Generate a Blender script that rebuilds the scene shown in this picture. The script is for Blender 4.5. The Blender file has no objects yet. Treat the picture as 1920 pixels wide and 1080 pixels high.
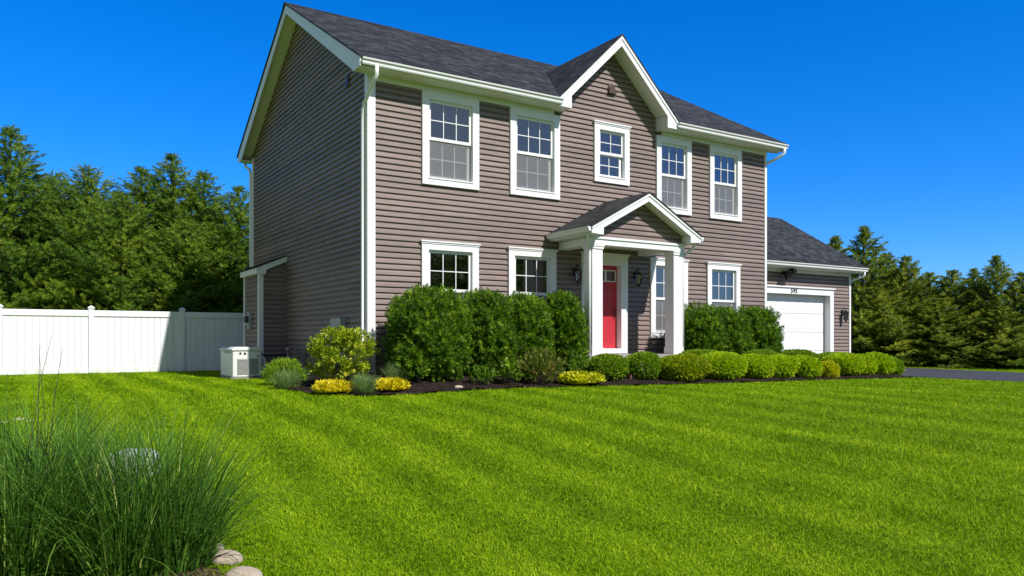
import bpy, math, random
import numpy as np
from mathutils import Vector, Matrix

# ------------------------------------------------------------------ camera, light, exposure
SC = bpy.context.scene
COL = SC.collection
cam_d = bpy.data.cameras.new('camera')
cam = bpy.data.objects.new('camera', cam_d); COL.objects.link(cam)
cam_d.sensor_width = 36.0
cam_d.lens = 36.0 * 1448.0 / 1920.0
cam_d.shift_y = 96.0 / 1920.0
cam_d.clip_end = 1500.0
YAW = math.atan2(0.53846, 0.84265)
cam.rotation_euler = (math.radians(90), 0, -YAW)
cam.location = (0, 0, 0)                       # eye height is z = 0, the near lawn lies about 1.5 m below
SC.camera = cam

SUN = Vector((0.295, -1.0, 1.07)).normalized()    # towards the sun
SUN_EL = math.asin(SUN.z)
world = bpy.data.worlds.new('World'); SC.world = world
world.use_nodes = True
wn = world.node_tree.nodes; wl = world.node_tree.links
wn.clear()
sky = wn.new('ShaderNodeTexSky'); sky.sky_type = 'NISHITA'; sky.sun_disc = False
sky.sun_elevation = SUN_EL
sky.sun_rotation = math.atan2(SUN.x, SUN.y)
sky.air_density = 1.0; sky.dust_density = 0.0; sky.ozone_density = 3.0
hs = wn.new('ShaderNodeHueSaturation'); hs.inputs['Saturation'].default_value = 1.45; hs.inputs['Value'].default_value = 1.0
bgn = wn.new('ShaderNodeBackground'); bgn.inputs['Strength'].default_value = 0.12
won = wn.new('ShaderNodeOutputWorld')
wl.new(sky.outputs[0], hs.inputs['Color']); mxs = wn.new('ShaderNodeMix'); mxs.data_type = 'RGBA'; mxs.blend_type = 'MULTIPLY'; mxs.inputs[0].default_value = 1.0
mxs.inputs[7].default_value = (0.36, 0.80, 1.18, 1)     # a clear, deep blue day
wl.new(hs.outputs[0], mxs.inputs[6]); tcw = wn.new('ShaderNodeTexCoord'); dpw = wn.new('ShaderNodeVectorMath'); dpw.operation = 'DOT_PRODUCT'
dpw.inputs[1].default_value = Vector((-0.75, -0.66, 0)).normalized()       # paleness added to unseen sky, left and behind, to neutralise left wall's shade
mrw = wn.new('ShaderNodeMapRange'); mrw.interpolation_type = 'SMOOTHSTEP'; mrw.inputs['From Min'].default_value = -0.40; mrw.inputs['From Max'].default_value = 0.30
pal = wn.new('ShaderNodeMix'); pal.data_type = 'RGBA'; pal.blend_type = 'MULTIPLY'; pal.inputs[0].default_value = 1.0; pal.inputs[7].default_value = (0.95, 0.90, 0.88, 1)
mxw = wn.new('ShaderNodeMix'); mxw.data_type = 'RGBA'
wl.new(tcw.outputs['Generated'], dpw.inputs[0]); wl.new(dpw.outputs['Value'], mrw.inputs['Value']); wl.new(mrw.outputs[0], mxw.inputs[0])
pale_hs = wn.new('ShaderNodeHueSaturation'); pale_hs.inputs['Saturation'].default_value = 0.78; pale_hs.inputs['Value'].default_value = 0.68
wl.new(sky.outputs[0], pale_hs.inputs['Color']); wl.new(pale_hs.outputs[0], pal.inputs[6]); wl.new(pal.outputs[2], mxw.inputs[7])
spw = wn.new('ShaderNodeSeparateXYZ'); wl.new(tcw.outputs['Generated'], spw.inputs[0])
mrz = wn.new('ShaderNodeMapRange'); mrz.inputs['From Min'].default_value = 0.04; mrz.inputs['From Max'].default_value = 0.36
wl.new(spw.outputs['Z'], mrz.inputs['Value'])
grd = wn.new('ShaderNodeMix'); grd.data_type = 'RGBA'; grd.inputs[6].default_value = (0.92, 0.75, 1.0, 1); grd.inputs[7].default_value = (0.35, 1.08, 1.08, 1)
wl.new(mrz.outputs[0], grd.inputs[0])
mxz = wn.new('ShaderNodeMix'); mxz.data_type = 'RGBA'; mxz.blend_type = 'MULTIPLY'; mxz.inputs[0].default_value = 1.0
wl.new(mxs.outputs[2], mxz.inputs[6]); wl.new(grd.outputs[2], mxz.inputs[7]); wl.new(mxz.outputs[2], mxw.inputs[6])
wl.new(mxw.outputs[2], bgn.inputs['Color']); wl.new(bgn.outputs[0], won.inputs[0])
sun_d = bpy.data.lights.new('sun', 'SUN'); sun_d.energy = 4.6; sun_d.angle = math.radians(0.53); sun_d.color = (1.0, 0.962, 0.905)
sun = bpy.data.objects.new('sun', sun_d); COL.objects.link(sun)
sun.rotation_euler = SUN.to_track_quat('Z', 'Y').to_euler()
sun.location = (10, -20, 30)
SC.view_settings.view_transform = 'Standard'
SC.view_settings.look = 'None'
SC.view_settings.exposure = 0.32
SC.view_settings.gamma = 1.0
SC.render.film_transparent = False

rng = np.random.default_rng(7)
random.seed(7)

# ------------------------------------------------------------------ materials
def new_mat(name):
    m = bpy.data.materials.new(name); m.use_nodes = True
    nt = m.node_tree
    b = nt.nodes['Principled BSDF']
    return m, nt, b

def N(nt, kind, **kw):
    n = nt.nodes.new(kind)
    for k, v in kw.items():
        setattr(n, k, v)
    return n

def ramp(nt, stops):
    r = nt.nodes.new('ShaderNodeValToRGB')
    e = r.color_ramp.elements
    while len(e) > 1: e.remove(e[-1])
    e[0].position = stops[0][0]; e[0].color = (*stops[0][1], 1)
    for p, c in stops[1:]:
        x = e.new(p); x.color = (*c, 1)
    return r

def objco(nt, scale=(1, 1, 1)):
    tc = N(nt, 'ShaderNodeTexCoord'); mp = N(nt, 'ShaderNodeMapping')
    mp.inputs['Scale'].default_value = scale
    nt.links.new(tc.outputs['Object'], mp.inputs['Vector'])
    return mp.outputs['Vector']

def mat_plain(name, c0, c1=None, rough=0.5, scale=6.0, bump=0.0, bscale=60.0, stretch=(1, 1, 1), metal=0.0, spec=None):
    m, nt, b = new_mat(name)
    if c1 is None: c1 = tuple(x * 0.9 for x in c0)
    v = objco(nt, stretch)
    nz = N(nt, 'ShaderNodeTexNoise'); nz.inputs['Scale'].default_value = scale; nz.inputs['Detail'].default_value = 6; nz.inputs['Roughness'].default_value = 0.6
    nt.links.new(v, nz.inputs['Vector'])
    r = ramp(nt, [(0.3, c1), (0.7, c0)])
    nt.links.new(nz.outputs['Fac'], r.inputs['Fac']); nt.links.new(r.outputs['Color'], b.inputs['Base Color'])
    b.inputs['Roughness'].default_value = rough; b.inputs['Metallic'].default_value = metal
    if spec is not None: b.inputs['Specular IOR Level'].default_value = spec
    if bump:
        n2 = N(nt, 'ShaderNodeTexNoise'); n2.inputs['Scale'].default_value = bscale; n2.inputs['Detail'].default_value = 4
        nt.links.new(v, n2.inputs['Vector'])
        bp = N(nt, 'ShaderNodeBump'); bp.inputs['Strength'].default_value = bump; bp.inputs['Distance'].default_value = 0.02
        nt.links.new(n2.outputs['Fac'], bp.inputs['Height']); nt.links.new(bp.outputs['Normal'], b.inputs['Normal'])
    return m

def mat_leaf(name, stops, trans=0.3, rough=0.55, spec=0.3, tcol=None):
    """leaf colour from the per-leaf 'rnd' attribute; part of the light goes through the leaf"""
    m, nt, b = new_mat(name)
    at = N(nt, 'ShaderNodeAttribute'); at.attribute_name = 'rnd'
    r = ramp(nt, stops)
    nt.links.new(at.outputs['Fac'], r.inputs['Fac'])
    nt.links.new(r.outputs['Color'], b.inputs['Base Color'])
    b.inputs['Roughness'].default_value = rough; b.inputs['Specular IOR Level'].default_value = spec
    tr = N(nt, 'ShaderNodeBsdfTranslucent')
    mx = N(nt, 'ShaderNodeMixShader'); mx.inputs['Fac'].default_value = trans
    hv = N(nt, 'ShaderNodeHueSaturation'); hv.inputs['Saturation'].default_value = 1.1; hv.inputs['Value'].default_value = 1.35
    nt.links.new(r.outputs['Color'], hv.inputs['Color']); nt.links.new(hv.outputs['Color'], tr.inputs['Color'])
    out = nt.nodes['Material Output']
    nt.links.new(b.outputs[0], mx.inputs[1]); nt.links.new(tr.outputs[0], mx.inputs[2]); nt.links.new(mx.outputs[0], out.inputs['Surface'])
    return m

def mat_shingle(name, axis):
    m, nt, b = new_mat(name)
    tc = N(nt, 'ShaderNodeTexCoord'); sp = N(nt, 'ShaderNodeSeparateXYZ'); cb = N(nt, 'ShaderNodeCombineXYZ')
    nt.links.new(tc.outputs['Object'], sp.inputs[0])
    mu = N(nt, 'ShaderNodeMath', operation='MULTIPLY'); mu.inputs[1].default_value = 2.0 if axis == 'X' else 1.7
    nt.links.new(sp.outputs['Z'], mu.inputs[0])
    nt.links.new(sp.outputs[axis], cb.inputs['X']); nt.links.new(mu.outputs[0], cb.inputs['Y'])
    def brick(w, h, off, m1, m2):
        br = N(nt, 'ShaderNodeTexBrick'); br.inputs['Scale'].default_value = 1.0
        br.inputs['Brick Width'].default_value = w; br.inputs['Row Height'].default_value = h
        br.inputs['Mortar Size'].default_value = 0.006; br.inputs['Mortar Smooth'].default_value = 0.3
        br.offset = off; br.offset_frequency = 2; br.squash = 0.7; br.squash_frequency = 3
        br.inputs['Color1'].default_value = (m1, m1, m1, 1); br.inputs['Color2'].default_value = (m2, m2, m2, 1); br.inputs['Mortar'].default_value = (0.0, 0.0, 0.0, 1)
        nt.links.new(cb.outputs[0], br.inputs['Vector']); return br
    br = brick(0.23, 0.14, 0.41, 0.15, 1.0)
    nz = N(nt, 'ShaderNodeTexNoise'); nz.inputs['Scale'].default_value = 1.1; nz.inputs['Detail'].default_value = 5
    nt.links.new(tc.outputs['Object'], nz.inputs['Vector'])
    ng = N(nt, 'ShaderNodeTexNoise'); ng.inputs['Scale'].default_value = 90; ng.inputs['Detail'].default_value = 3
    nt.links.new(tc.outputs['Object'], ng.inputs['Vector'])
    a1 = N(nt, 'ShaderNodeMath', operation='MULTIPLY_ADD'); a1.inputs[1].default_value = 0.45
    bw = N(nt, 'ShaderNodeRGBToBW'); nt.links.new(br.outputs['Color'], bw.inputs[0])
    nt.links.new(bw.outputs[0], a1.inputs[0])
    a2 = N(nt, 'ShaderNodeMath', operation='MULTIPLY_ADD'); a2.inputs[1].default_value = 0.22
    nt.links.new(nz.outputs['Fac'], a2.inputs[0])
    a3 = N(nt, 'ShaderNodeMath', operation='MULTIPLY'); a3.inputs[1].default_value = 0.3
    nt.links.new(ng.outputs['Fac'], a3.inputs[0]); nt.links.new(a3.outputs[0], a2.inputs[2]); nt.links.new(a2.outputs[0], a1.inputs[2])
    r = ramp(nt, [(0.25, (0.008, 0.0085, 0.009)), (0.55, (0.030, 0.032, 0.034)), (0.9, (0.085, 0.087, 0.088))])
    nt.links.new(a1.outputs[0], r.inputs['Fac']); nt.links.new(r.outputs['Color'], b.inputs['Base Color'])
    bp = N(nt, 'ShaderNodeBump'); bp.inputs['Strength'].default_value = 0.8; bp.inputs['Distance'].default_value = 0.012
    nt.links.new(a1.outputs[0], bp.inputs['Height']); nt.links.new(bp.outputs['Normal'], b.inputs['Normal'])
    b.inputs['Roughness'].default_value = 0.88; b.inputs['Specular IOR Level'].default_value = 0.25
    return m

def mat_glass(name, ior=2.5):
    m, nt, b = new_mat(name)
    nt.nodes.remove(b)
    tr = N(nt, 'ShaderNodeBsdfTransparent'); tr.inputs['Color'].default_value = (0.80, 0.86, 0.86, 1)
    gl = N(nt, 'ShaderNodeBsdfGlossy'); gl.inputs['Roughness'].default_value = 0.015; gl.inputs['Color'].default_value = (0.95, 0.97, 1, 1)
    v = objco(nt)
    nz = N(nt, 'ShaderNodeTexNoise'); nz.inputs['Scale'].default_value = 1.6; nz.inputs['Detail'].default_value = 2
    nt.links.new(v, nz.inputs['Vector'])
    bp = N(nt, 'ShaderNodeBump'); bp.inputs['Strength'].default_value = 0.06; bp.inputs['Distance'].default_value = 0.05
    nt.links.new(nz.outputs['Fac'], bp.inputs['Height']); nt.links.new(bp.outputs['Normal'], gl.inputs['Normal'])
    fr = N(nt, 'ShaderNodeFresnel'); fr.inputs['IOR'].default_value = ior
    mx = N(nt, 'ShaderNodeMixShader')
    nt.links.new(fr.outputs[0], mx.inputs['Fac']); nt.links.new(tr.outputs[0], mx.inputs[1]); nt.links.new(gl.outputs[0], mx.inputs[2])
    nt.links.new(mx.outputs[0], nt.nodes['Material Output'].inputs['Surface'])
    return m

def mat_screen(name):
    m, nt, b = new_mat(name)
    b.inputs['Base Color'].default_value = (0.27, 0.275, 0.28, 1); b.inputs['Roughness'].default_value = 0.7
    v = objco(nt)
    nz = N(nt, 'ShaderNodeTexNoise'); nz.inputs['Scale'].default_value = 3.0
    nt.links.new(v, nz.inputs['Vector'])
    mr = N(nt, 'ShaderNodeMapRange'); mr.inputs['To Min'].default_value = 0.27; mr.inputs['To Max'].default_value = 0.34
    nt.links.new(nz.outputs['Fac'], mr.inputs['Value'])
    tr = N(nt, 'ShaderNodeBsdfTransparent'); mx = N(nt, 'ShaderNodeMixShader')
    nt.links.new(mr.outputs[0], mx.inputs['Fac']); nt.links.new(tr.outputs[0], mx.inputs[1]); nt.links.new(b.outputs[0], mx.inputs[2])
    nt.links.new(mx.outputs[0], nt.nodes['Material Output'].inputs['Surface'])
    return m

def mat_brick(name):
    m, nt, b = new_mat(name)
    v = objco(nt)
    br = N(nt, 'ShaderNodeTexBrick'); br.inputs['Scale'].default_value = 1.0
    br.inputs['Brick Width'].default_value = 0.2; br.inputs['Row Height'].default_value = 0.1; br.inputs['Mortar Size'].default_value = 0.006
    br.inputs['Color1'].default_value = (0.30, 0.13, 0.10, 1); br.inputs['Color2'].default_value = (0.38, 0.20, 0.16, 1); br.inputs['Mortar'].default_value = (0.14, 0.11, 0.1, 1)
    nt.links.new(v, br.inputs['Vector']); nt.links.new(br.outputs['Color'], b.inputs['Base Color'])
    b.inputs['Roughness'].default_value = 0.85
    return m

def mat_mulch(name, c0, c1, c2):
    m, nt, b = new_mat(name)
    v = objco(nt)
    vo = N(nt, 'ShaderNodeTexVoronoi'); vo.inputs['Scale'].default_value = 34
    mp = N(nt, 'ShaderNodeMapping'); mp.inputs['Scale'].default_value = (1, 2.2, 1); mp.inputs['Rotation'].default_value = (0, 0, 0.6)
    nt.links.new(v, mp.inputs['Vector']); nt.links.new(mp.outputs[0], vo.inputs['Vector'])
    nz = N(nt, 'ShaderNodeTexNoise'); nz.inputs['Scale'].default_value = 14; nz.inputs['Detail'].default_value = 8
    nt.links.new(v, nz.inputs['Vector'])
    mx = N(nt, 'ShaderNodeMath', operation='MULTIPLY_ADD'); mx.inputs[1].default_value = 0.5
    sp = N(nt, 'ShaderNodeSeparateColor'); nt.links.new(vo.outputs['Color'], sp.inputs[0])
    mu = N(nt, 'ShaderNodeMath', operation='MULTIPLY'); mu.inputs[1].default_value = 0.6; nt.links.new(nz.outputs['Fac'], mu.inputs[0])
    nt.links.new(sp.outputs[0], mx.inputs[0]); nt.links.new(mu.outputs[0], mx.inputs[2])
    r = ramp(nt, [(0.2, c0), (0.6, c1), (0.95, c2)])
    nt.links.new(mx.outputs[0], r.inputs['Fac']); nt.links.new(r.outputs['Color'], b.inputs['Base Color'])
    bp = N(nt, 'ShaderNodeBump'); bp.inputs['Strength'].default_value = 1.0; bp.inputs['Distance'].default_value = 0.03
    nt.links.new(mx.outputs[0], bp.inputs['Height']); nt.links.new(bp.outputs['Normal'], b.inputs['Normal'])
    b.inputs['Roughness'].default_value = 0.95; b.inputs['Specular IOR Level'].default_value = 0.15
    return m

def mat_lawn(name):
    m, nt, b = new_mat(name)
    v = objco(nt)
    n1 = N(nt, 'ShaderNodeTexNoise'); n1.inputs['Scale'].default_value = 0.7; n1.inputs['Detail'].default_value = 8; n1.inputs['Roughness'].default_value = 0.65
    n2 = N(nt, 'ShaderNodeTexNoise'); n2.inputs['Scale'].default_value = 28; n2.inputs['Detail'].default_value = 6
    nt.links.new(v, n1.inputs['Vector']); nt.links.new(v, n2.inputs['Vector'])
    a = N(nt, 'ShaderNodeMath', operation='ADD'); nt.links.new(n1.outputs['Fac'], a.inputs[0]); nt.links.new(n2.outputs['Fac'], a.inputs[1])
    r = ramp(nt, [(0.40, (0.06, 0.115, 0.001)), (0.52, (0.12, 0.21, 0.002)), (0.64, (0.2, 0.30, 0.003))])
    h = N(nt, 'ShaderNodeMath', operation='MULTIPLY'); h.inputs[1].default_value = 0.5
    nt.links.new(a.outputs[0], h.inputs[0]); nt.links.new(h.outputs[0], r.inputs['Fac']); nt.links.new(r.outputs['Color'], b.inputs['Base Color'])
    bp = N(nt, 'ShaderNodeBump'); bp.inputs['Strength'].default_value = 0.7; bp.inputs['Distance'].default_value = 0.04
    nt.links.new(n2.outputs['Fac'], bp.inputs['Height']); nt.links.new(bp.outputs['Normal'], b.inputs['Normal'])
    b.inputs['Roughness'].default_value = 0.9; b.inputs['Specular IOR Level'].default_value = 0.1
    return m

def mat_blade(name, stops, trans=0.35, patch=True):
    """grass blades: colour per blade plus large soft patches of greener and yellower turf"""
    m, nt, b = new_mat(name)
    at = N(nt, 'ShaderNodeAttribute'); at.attribute_name = 'rnd'
    fac = at.outputs['Fac']
    if patch:
        tc = N(nt, 'ShaderNodeTexCoord'); mp = N(nt, 'ShaderNodeMapping'); mp.inputs['Scale'].default_value = (1.0, 0.42, 1.0)
        nt.links.new(tc.outputs['Object'], mp.inputs['Vector'])
        nz = N(nt, 'ShaderNodeTexNoise'); nz.inputs['Scale'].default_value = 1.5; nz.inputs['Detail'].default_value = 6; nz.inputs['Roughness'].default_value = 0.62
        nt.links.new(mp.outputs[0], nz.inputs['Vector'])
        mr = N(nt, 'ShaderNodeMapRange'); mr.inputs['From Min'].default_value = 0.3; mr.inputs['From Max'].default_value = 0.7
        mr.inputs['To Min'].default_value = -0.17; mr.inputs['To Max'].default_value = 0.20
        nt.links.new(nz.outputs['Fac'], mr.inputs['Value'])
        ad = N(nt, 'ShaderNodeMath', operation='ADD'); nt.links.new(fac, ad.inputs[0]); nt.links.new(mr.outputs[0], ad.inputs[1]); fac = ad.outputs[0]
    r = ramp(nt, stops); nt.links.new(fac, r.inputs['Fac']); nt.links.new(r.outputs['Color'], b.inputs['Base Color'])
    b.inputs['Roughness'].default_value = 0.6; b.inputs['Specular IOR Level'].default_value = 0.12
    tr = N(nt, 'ShaderNodeBsdfTranslucent'); nt.links.new(r.outputs['Color'], tr.inputs['Color'])
    mx = N(nt, 'ShaderNodeMixShader'); mx.inputs['Fac'].default_value = trans
    nt.links.new(b.outputs[0], mx.inputs[1]); nt.links.new(tr.outputs[0], mx.inputs[2]); nt.links.new(mx.outputs[0], nt.nodes['Material Output'].inputs['Surface'])
    return m

M = {}
def mat_siding(name):
    """vinyl panels two courses high with staggered butt joints, each panel a touch lighter or darker, weathered along its length"""
    m, nt, b = new_mat(name)
    tc = N(nt, 'ShaderNodeTexCoord'); sp = N(nt, 'ShaderNodeSeparateXYZ'); cb = N(nt, 'ShaderNodeCombineXYZ'); ad = N(nt, 'ShaderNodeMath', operation='ADD')
    nt.links.new(tc.outputs['Object'], sp.inputs[0]); nt.links.new(sp.outputs['X'], ad.inputs[0]); nt.links.new(sp.outputs['Y'], ad.inputs[1])
    nt.links.new(ad.outputs[0], cb.inputs['X']); nt.links.new(sp.outputs['Z'], cb.inputs['Y'])
    br = N(nt, 'ShaderNodeTexBrick'); br.inputs['Scale'].default_value = 1.0; br.inputs['Brick Width'].default_value = 3.66; br.inputs['Row Height'].default_value = 0.228
    br.inputs['Mortar Size'].default_value = 0.0025; br.inputs['Mortar Smooth'].default_value = 0.0; br.offset = 0.37; br.offset_frequency = 2
    br.inputs['Color1'].default_value = (0.198, 0.149, 0.134, 1); br.inputs['Color2'].default_value = (0.256, 0.192, 0.172, 1); br.inputs['Mortar'].default_value = (0.16, 0.115, 0.10, 1)
    nt.links.new(cb.outputs[0], br.inputs['Vector'])
    nz = N(nt, 'ShaderNodeTexNoise'); nz.inputs['Scale'].default_value = 3.5; nz.inputs['Detail'].default_value = 7
    mp = N(nt, 'ShaderNodeMapping'); mp.inputs['Scale'].default_value = (0.7, 0.7, 7); nt.links.new(tc.outputs['Object'], mp.inputs['Vector']); nt.links.new(mp.outputs[0], nz.inputs['Vector'])
    mr = N(nt, 'ShaderNodeMapRange'); mr.inputs['From Min'].default_value = 0.3; mr.inputs['From Max'].default_value = 0.7; mr.inputs['To Min'].default_value = 0.84; mr.inputs['To Max'].default_value = 1.12
    nt.links.new(nz.outputs['Fac'], mr.inputs['Value'])
    vm = N(nt, 'ShaderNodeVectorMath', operation='SCALE'); nt.links.new(br.outputs['Color'], vm.inputs[0]); nt.links.new(mr.outputs[0], vm.inputs['Scale'])
    nt.links.new(vm.outputs[0], b.inputs['Base Color'])
    b.inputs['Roughness'].default_value = 0.55
    n2 = N(nt, 'ShaderNodeTexNoise'); n2.inputs['Scale'].default_value = 2.2; n2.inputs['Detail'].default_value = 3; nt.links.new(tc.outputs['Object'], n2.inputs['Vector'])
    bp = N(nt, 'ShaderNodeBump'); bp.inputs['Strength'].default_value = 0.25; bp.inputs['Distance'].default_value = 0.03
    nt.links.new(n2.outputs['Fac'], bp.inputs['Height']); nt.links.new(bp.outputs['Normal'], b.inputs['Normal'])
    return m
M['siding'] = mat_siding('vinyl_siding')
M['white'] = mat_plain('white_trim', (0.79, 0.795, 0.80), (0.755, 0.76, 0.765), rough=0.45, scale=2.5)
M['soffit'] = mat_plain('white_soffit', (0.74, 0.73, 0.69), (0.70, 0.69, 0.65), rough=0.6, scale=2.5)
def mat_fence(name):
    """white vinyl with splash stains and a little green film near the soil"""
    m, nt, b = new_mat(name)
    tc = N(nt, 'ShaderNodeTexCoord'); sp = N(nt, 'ShaderNodeSeparateXYZ'); nt.links.new(tc.outputs['Object'], sp.inputs[0])
    n1 = N(nt, 'ShaderNodeTexNoise'); n1.inputs['Scale'].default_value = 5; n1.inputs['Detail'].default_value = 7
    mp = N(nt, 'ShaderNodeMapping'); mp.inputs['Scale'].default_value = (1.6, 1.6, 0.6); nt.links.new(tc.outputs['Object'], mp.inputs['Vector']); nt.links.new(mp.outputs[0], n1.inputs['Vector'])
    hz_ = N(nt, 'ShaderNodeMapRange'); hz_.inputs['From Min'].default_value = 0.5; hz_.inputs['From Max'].default_value = -0.05; hz_.inputs['To Min'].default_value = 0.0; hz_.inputs['To Max'].default_value = 1.0
    nt.links.new(sp.outputs['Z'], hz_.inputs['Value'])
    ad = N(nt, 'ShaderNodeMath', operation='MULTIPLY_ADD'); ad.inputs[1].default_value = 0.42; nt.links.new(hz_.outputs[0], ad.inputs[0]); nt.links.new(n1.outputs['Fac'], ad.inputs[2])
    r = ramp(nt, [(0.5, (0.78, 0.80, 0.825)), (0.75, (0.75, 0.765, 0.785)), (1.0, (0.60, 0.62, 0.54))])
    nt.links.new(ad.outputs[0], r.inputs['Fac']); nt.links.new(r.outputs['Color'], b.inputs['Base Color'])
    b.inputs['Roughness'].default_value = 0.42
    return m
M['fencew'] = mat_fence('white_vinyl')
M['shingleX'] = mat_shingle('roof_shingles', 'X')
M['shingleY'] = mat_shingle('gable_roof_shingles', 'Y')
M['roofedge'] = mat_plain('shingle_edge', (0.03, 0.03, 0.034), rough=0.9, scale=20)
M['glass'] = mat_glass('window_glass')
M['screen'] = mat_screen('insect_screen')
M['blind'] = mat_plain('blind_slats', (0.62, 0.62, 0.60), rough=0.6, scale=2)
M['room'] = mat_plain('room_paint', (0.36, 0.35, 0.32), rough=0.9, scale=1)
M['red'] = mat_plain('red_door_paint', (0.50, 0.030, 0.048), (0.45, 0.026, 0.040), rough=0.4, scale=3)
M['black'] = mat_plain('black_metal', (0.012, 0.012, 0.013), rough=0.4, scale=8)
M['darkgrey'] = mat_plain('dark_grey_metal', (0.06, 0.06, 0.065), rough=0.5, scale=8)
M['grey'] = mat_plain('grey_metal', (0.36, 0.37, 0.38), (0.31, 0.32, 0.33), rough=0.45, scale=5)
M['brown'] = mat_plain('brown_vent', (0.06, 0.035, 0.028), rough=0.6, scale=8)
M['genwhite'] = mat_plain('generator_enclosure', (0.74, 0.75, 0.75), (0.68, 0.69, 0.69), rough=0.5, scale=3)
M['louvre'] = mat_plain('louvre_grey', (0.36, 0.36, 0.355), rough=0.6, scale=10)
M['concrete'] = mat_plain('concrete', (0.34, 0.33, 0.31), (0.26, 0.25, 0.235), rough=0.9, scale=9, bump=0.3)
M['asphalt'] = mat_plain('asphalt', (0.044, 0.045, 0.054), (0.034, 0.034, 0.041), rough=0.85, scale=3, bump=0.4, bscale=120)
M['brick'] = mat_brick('brick_paving')
M['mulch'] = mat_mulch('dark_mulch', (0.006, 0.004, 0.003), (0.022, 0.014, 0.011), (0.06, 0.04, 0.032))
M['litter'] = mat_mulch('dry_litter', (0.02, 0.014, 0.008), (0.08, 0.055, 0.03), (0.2, 0.15, 0.09))
M['lawn'] = mat_lawn('lawn_ground')
M['blade'] = mat_blade('lawn_blades', [(0.0, (0.060, 0.13, 0.001)), (0.4, (0.185, 0.34, 0.002)), (0.75, (0.33, 0.49, 0.003)), (1.0, (0.54, 0.60, 0.03))], trans=0.35)
M['bark'] = mat_plain('bark', (0.07, 0.05, 0.035), (0.04, 0.028, 0.02), rough=0.95, scale=12, bump=0.5, stretch=(4, 4, 1))
M['stone'] = mat_plain('tan_stone', (0.46, 0.38, 0.29), (0.33, 0.27, 0.20), rough=0.85, scale=7, bump=0.4, bscale=30)
M['pedestal'] = mat_plain('pale_plastic', (0.50, 0.53, 0.49), (0.42, 0.45, 0.41), rough=0.5, scale=4)
M['spruce'] = mat_leaf('spruce_needles', [(0.0, (0.042, 0.093, 0.0104)), (0.5, (0.117, 0.212, 0.0145)), (1.0, (0.261, 0.340, 0.0227))], trans=0.2)
M['pine'] = mat_leaf('pine_needles', [(0.0, (0.064, 0.113, 0.0153)), (0.5, (0.176, 0.253, 0.0245)), (1.0, (0.361, 0.396, 0.0430))], trans=0.2)
M['hedge'] = mat_leaf('hedge_leaves', [(0.0, (0.030, 0.081, 0.0058)), (0.5, (0.099, 0.206, 0.0087)), (0.8, (0.200, 0.341, 0.0145)), (1.0, (0.413, 0.551, 0.0319))], trans=0.2, rough=0.45)
M['globe'] = mat_leaf('globe_leaves', [(0.0, (0.154, 0.305, 0.0075)), (0.5, (0.391, 0.583, 0.0099)), (1.0, (0.736, 0.736, 0.0149))], trans=0.28)
M['globedark'] = mat_leaf('dark_globe_leaves', [(0.0, (0.076, 0.162, 0.0103)), (0.5, (0.205, 0.364, 0.0173)), (1.0, (0.444, 0.540, 0.0208))], trans=0.25)
M['globegold'] = mat_leaf('golden_leaves', [(0.0, (0.260, 0.320, 0.0072)), (0.5, (0.544, 0.567, 0.0121)), (1.0, (0.800, 0.739, 0.0242))], trans=0.28)
M['lime'] = mat_leaf('lime_leaves', [(0.0, (0.119, 0.209, 0.0121)), (0.5, (0.338, 0.444, 0.0212)), (1.0, (0.754, 0.756, 0.0907))], trans=0.3, rough=0.4)
M['yellow'] = mat_leaf('yellow_leaves', [(0.0, (0.52, 0.46, 0.012)), (0.5, (0.78, 0.66, 0.014)), (1.0, (0.80, 0.72, 0.05))], trans=0.3)
M['bluegreen'] = mat_leaf('blue_green_blades', [(0.0, (0.088, 0.161, 0.0473)), (0.5, (0.204, 0.312, 0.1013)), (1.0, (0.390, 0.506, 0.1890))], trans=0.25)
M['bronze'] = mat_leaf('bronze_leaves', [(0.0, (0.06, 0.12, 0.012)), (0.6, (0.15, 0.20, 0.025)), (1.0, (0.36, 0.22, 0.06))], trans=0.25)
M['bronzegreen'] = mat_leaf('bronze_green_leaves', [(0.0, (0.12, 0.22, 0.006)), (0.5, (0.30, 0.42, 0.010)), (1.0, (0.62, 0.54, 0.014))], trans=0.25)
M['redleaf'] = mat_leaf('red_leaves', [(0.0, (0.06, 0.012, 0.010)), (0.5, (0.16, 0.035, 0.025)), (1.0, (0.28, 0.10, 0.06))], trans=0.25)
M['ornamental'] = mat_blade('ornamental_blades', [(0.0, (0.030, 0.089, 0.0135)), (0.5, (0.084, 0.203, 0.0216)), (0.9, (0.203, 0.365, 0.0473)), (1.0, (0.513, 0.540, 0.1620))], trans=0.2, patch=False)
M['stalk'] = mat_plain('dry_stalk', (0.06, 0.06, 0.03), (0.04, 0.04, 0.02), rough=0.8, scale=10)

# ------------------------------------------------------------------ object helpers
BASE = {}
def tag(o, label=None, cat=None, group=None, kind=None):
    if label: o['label'] = label
    if cat: o['category'] = cat
    if group: o['group'] = group
    if kind: o['kind'] = kind
    return o

def thing(name, label, cat, loc, group=None):
    o = bpy.data.objects.new(name, None); COL.objects.link(o); o.location = loc
    o.empty_display_size = 0.3
    BASE[o.name] = Vector(loc)
    return tag(o, label, cat, group)

def link(name, me, mat, parent=None):
    me.materials.append(mat)
    o = bpy.data.objects.new(name, me); COL.objects.link(o)
    if parent is not None:
        o.parent = parent
        BASE[o.name] = BASE.get(parent.name, Vector((0, 0, 0)))
    return o

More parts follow.
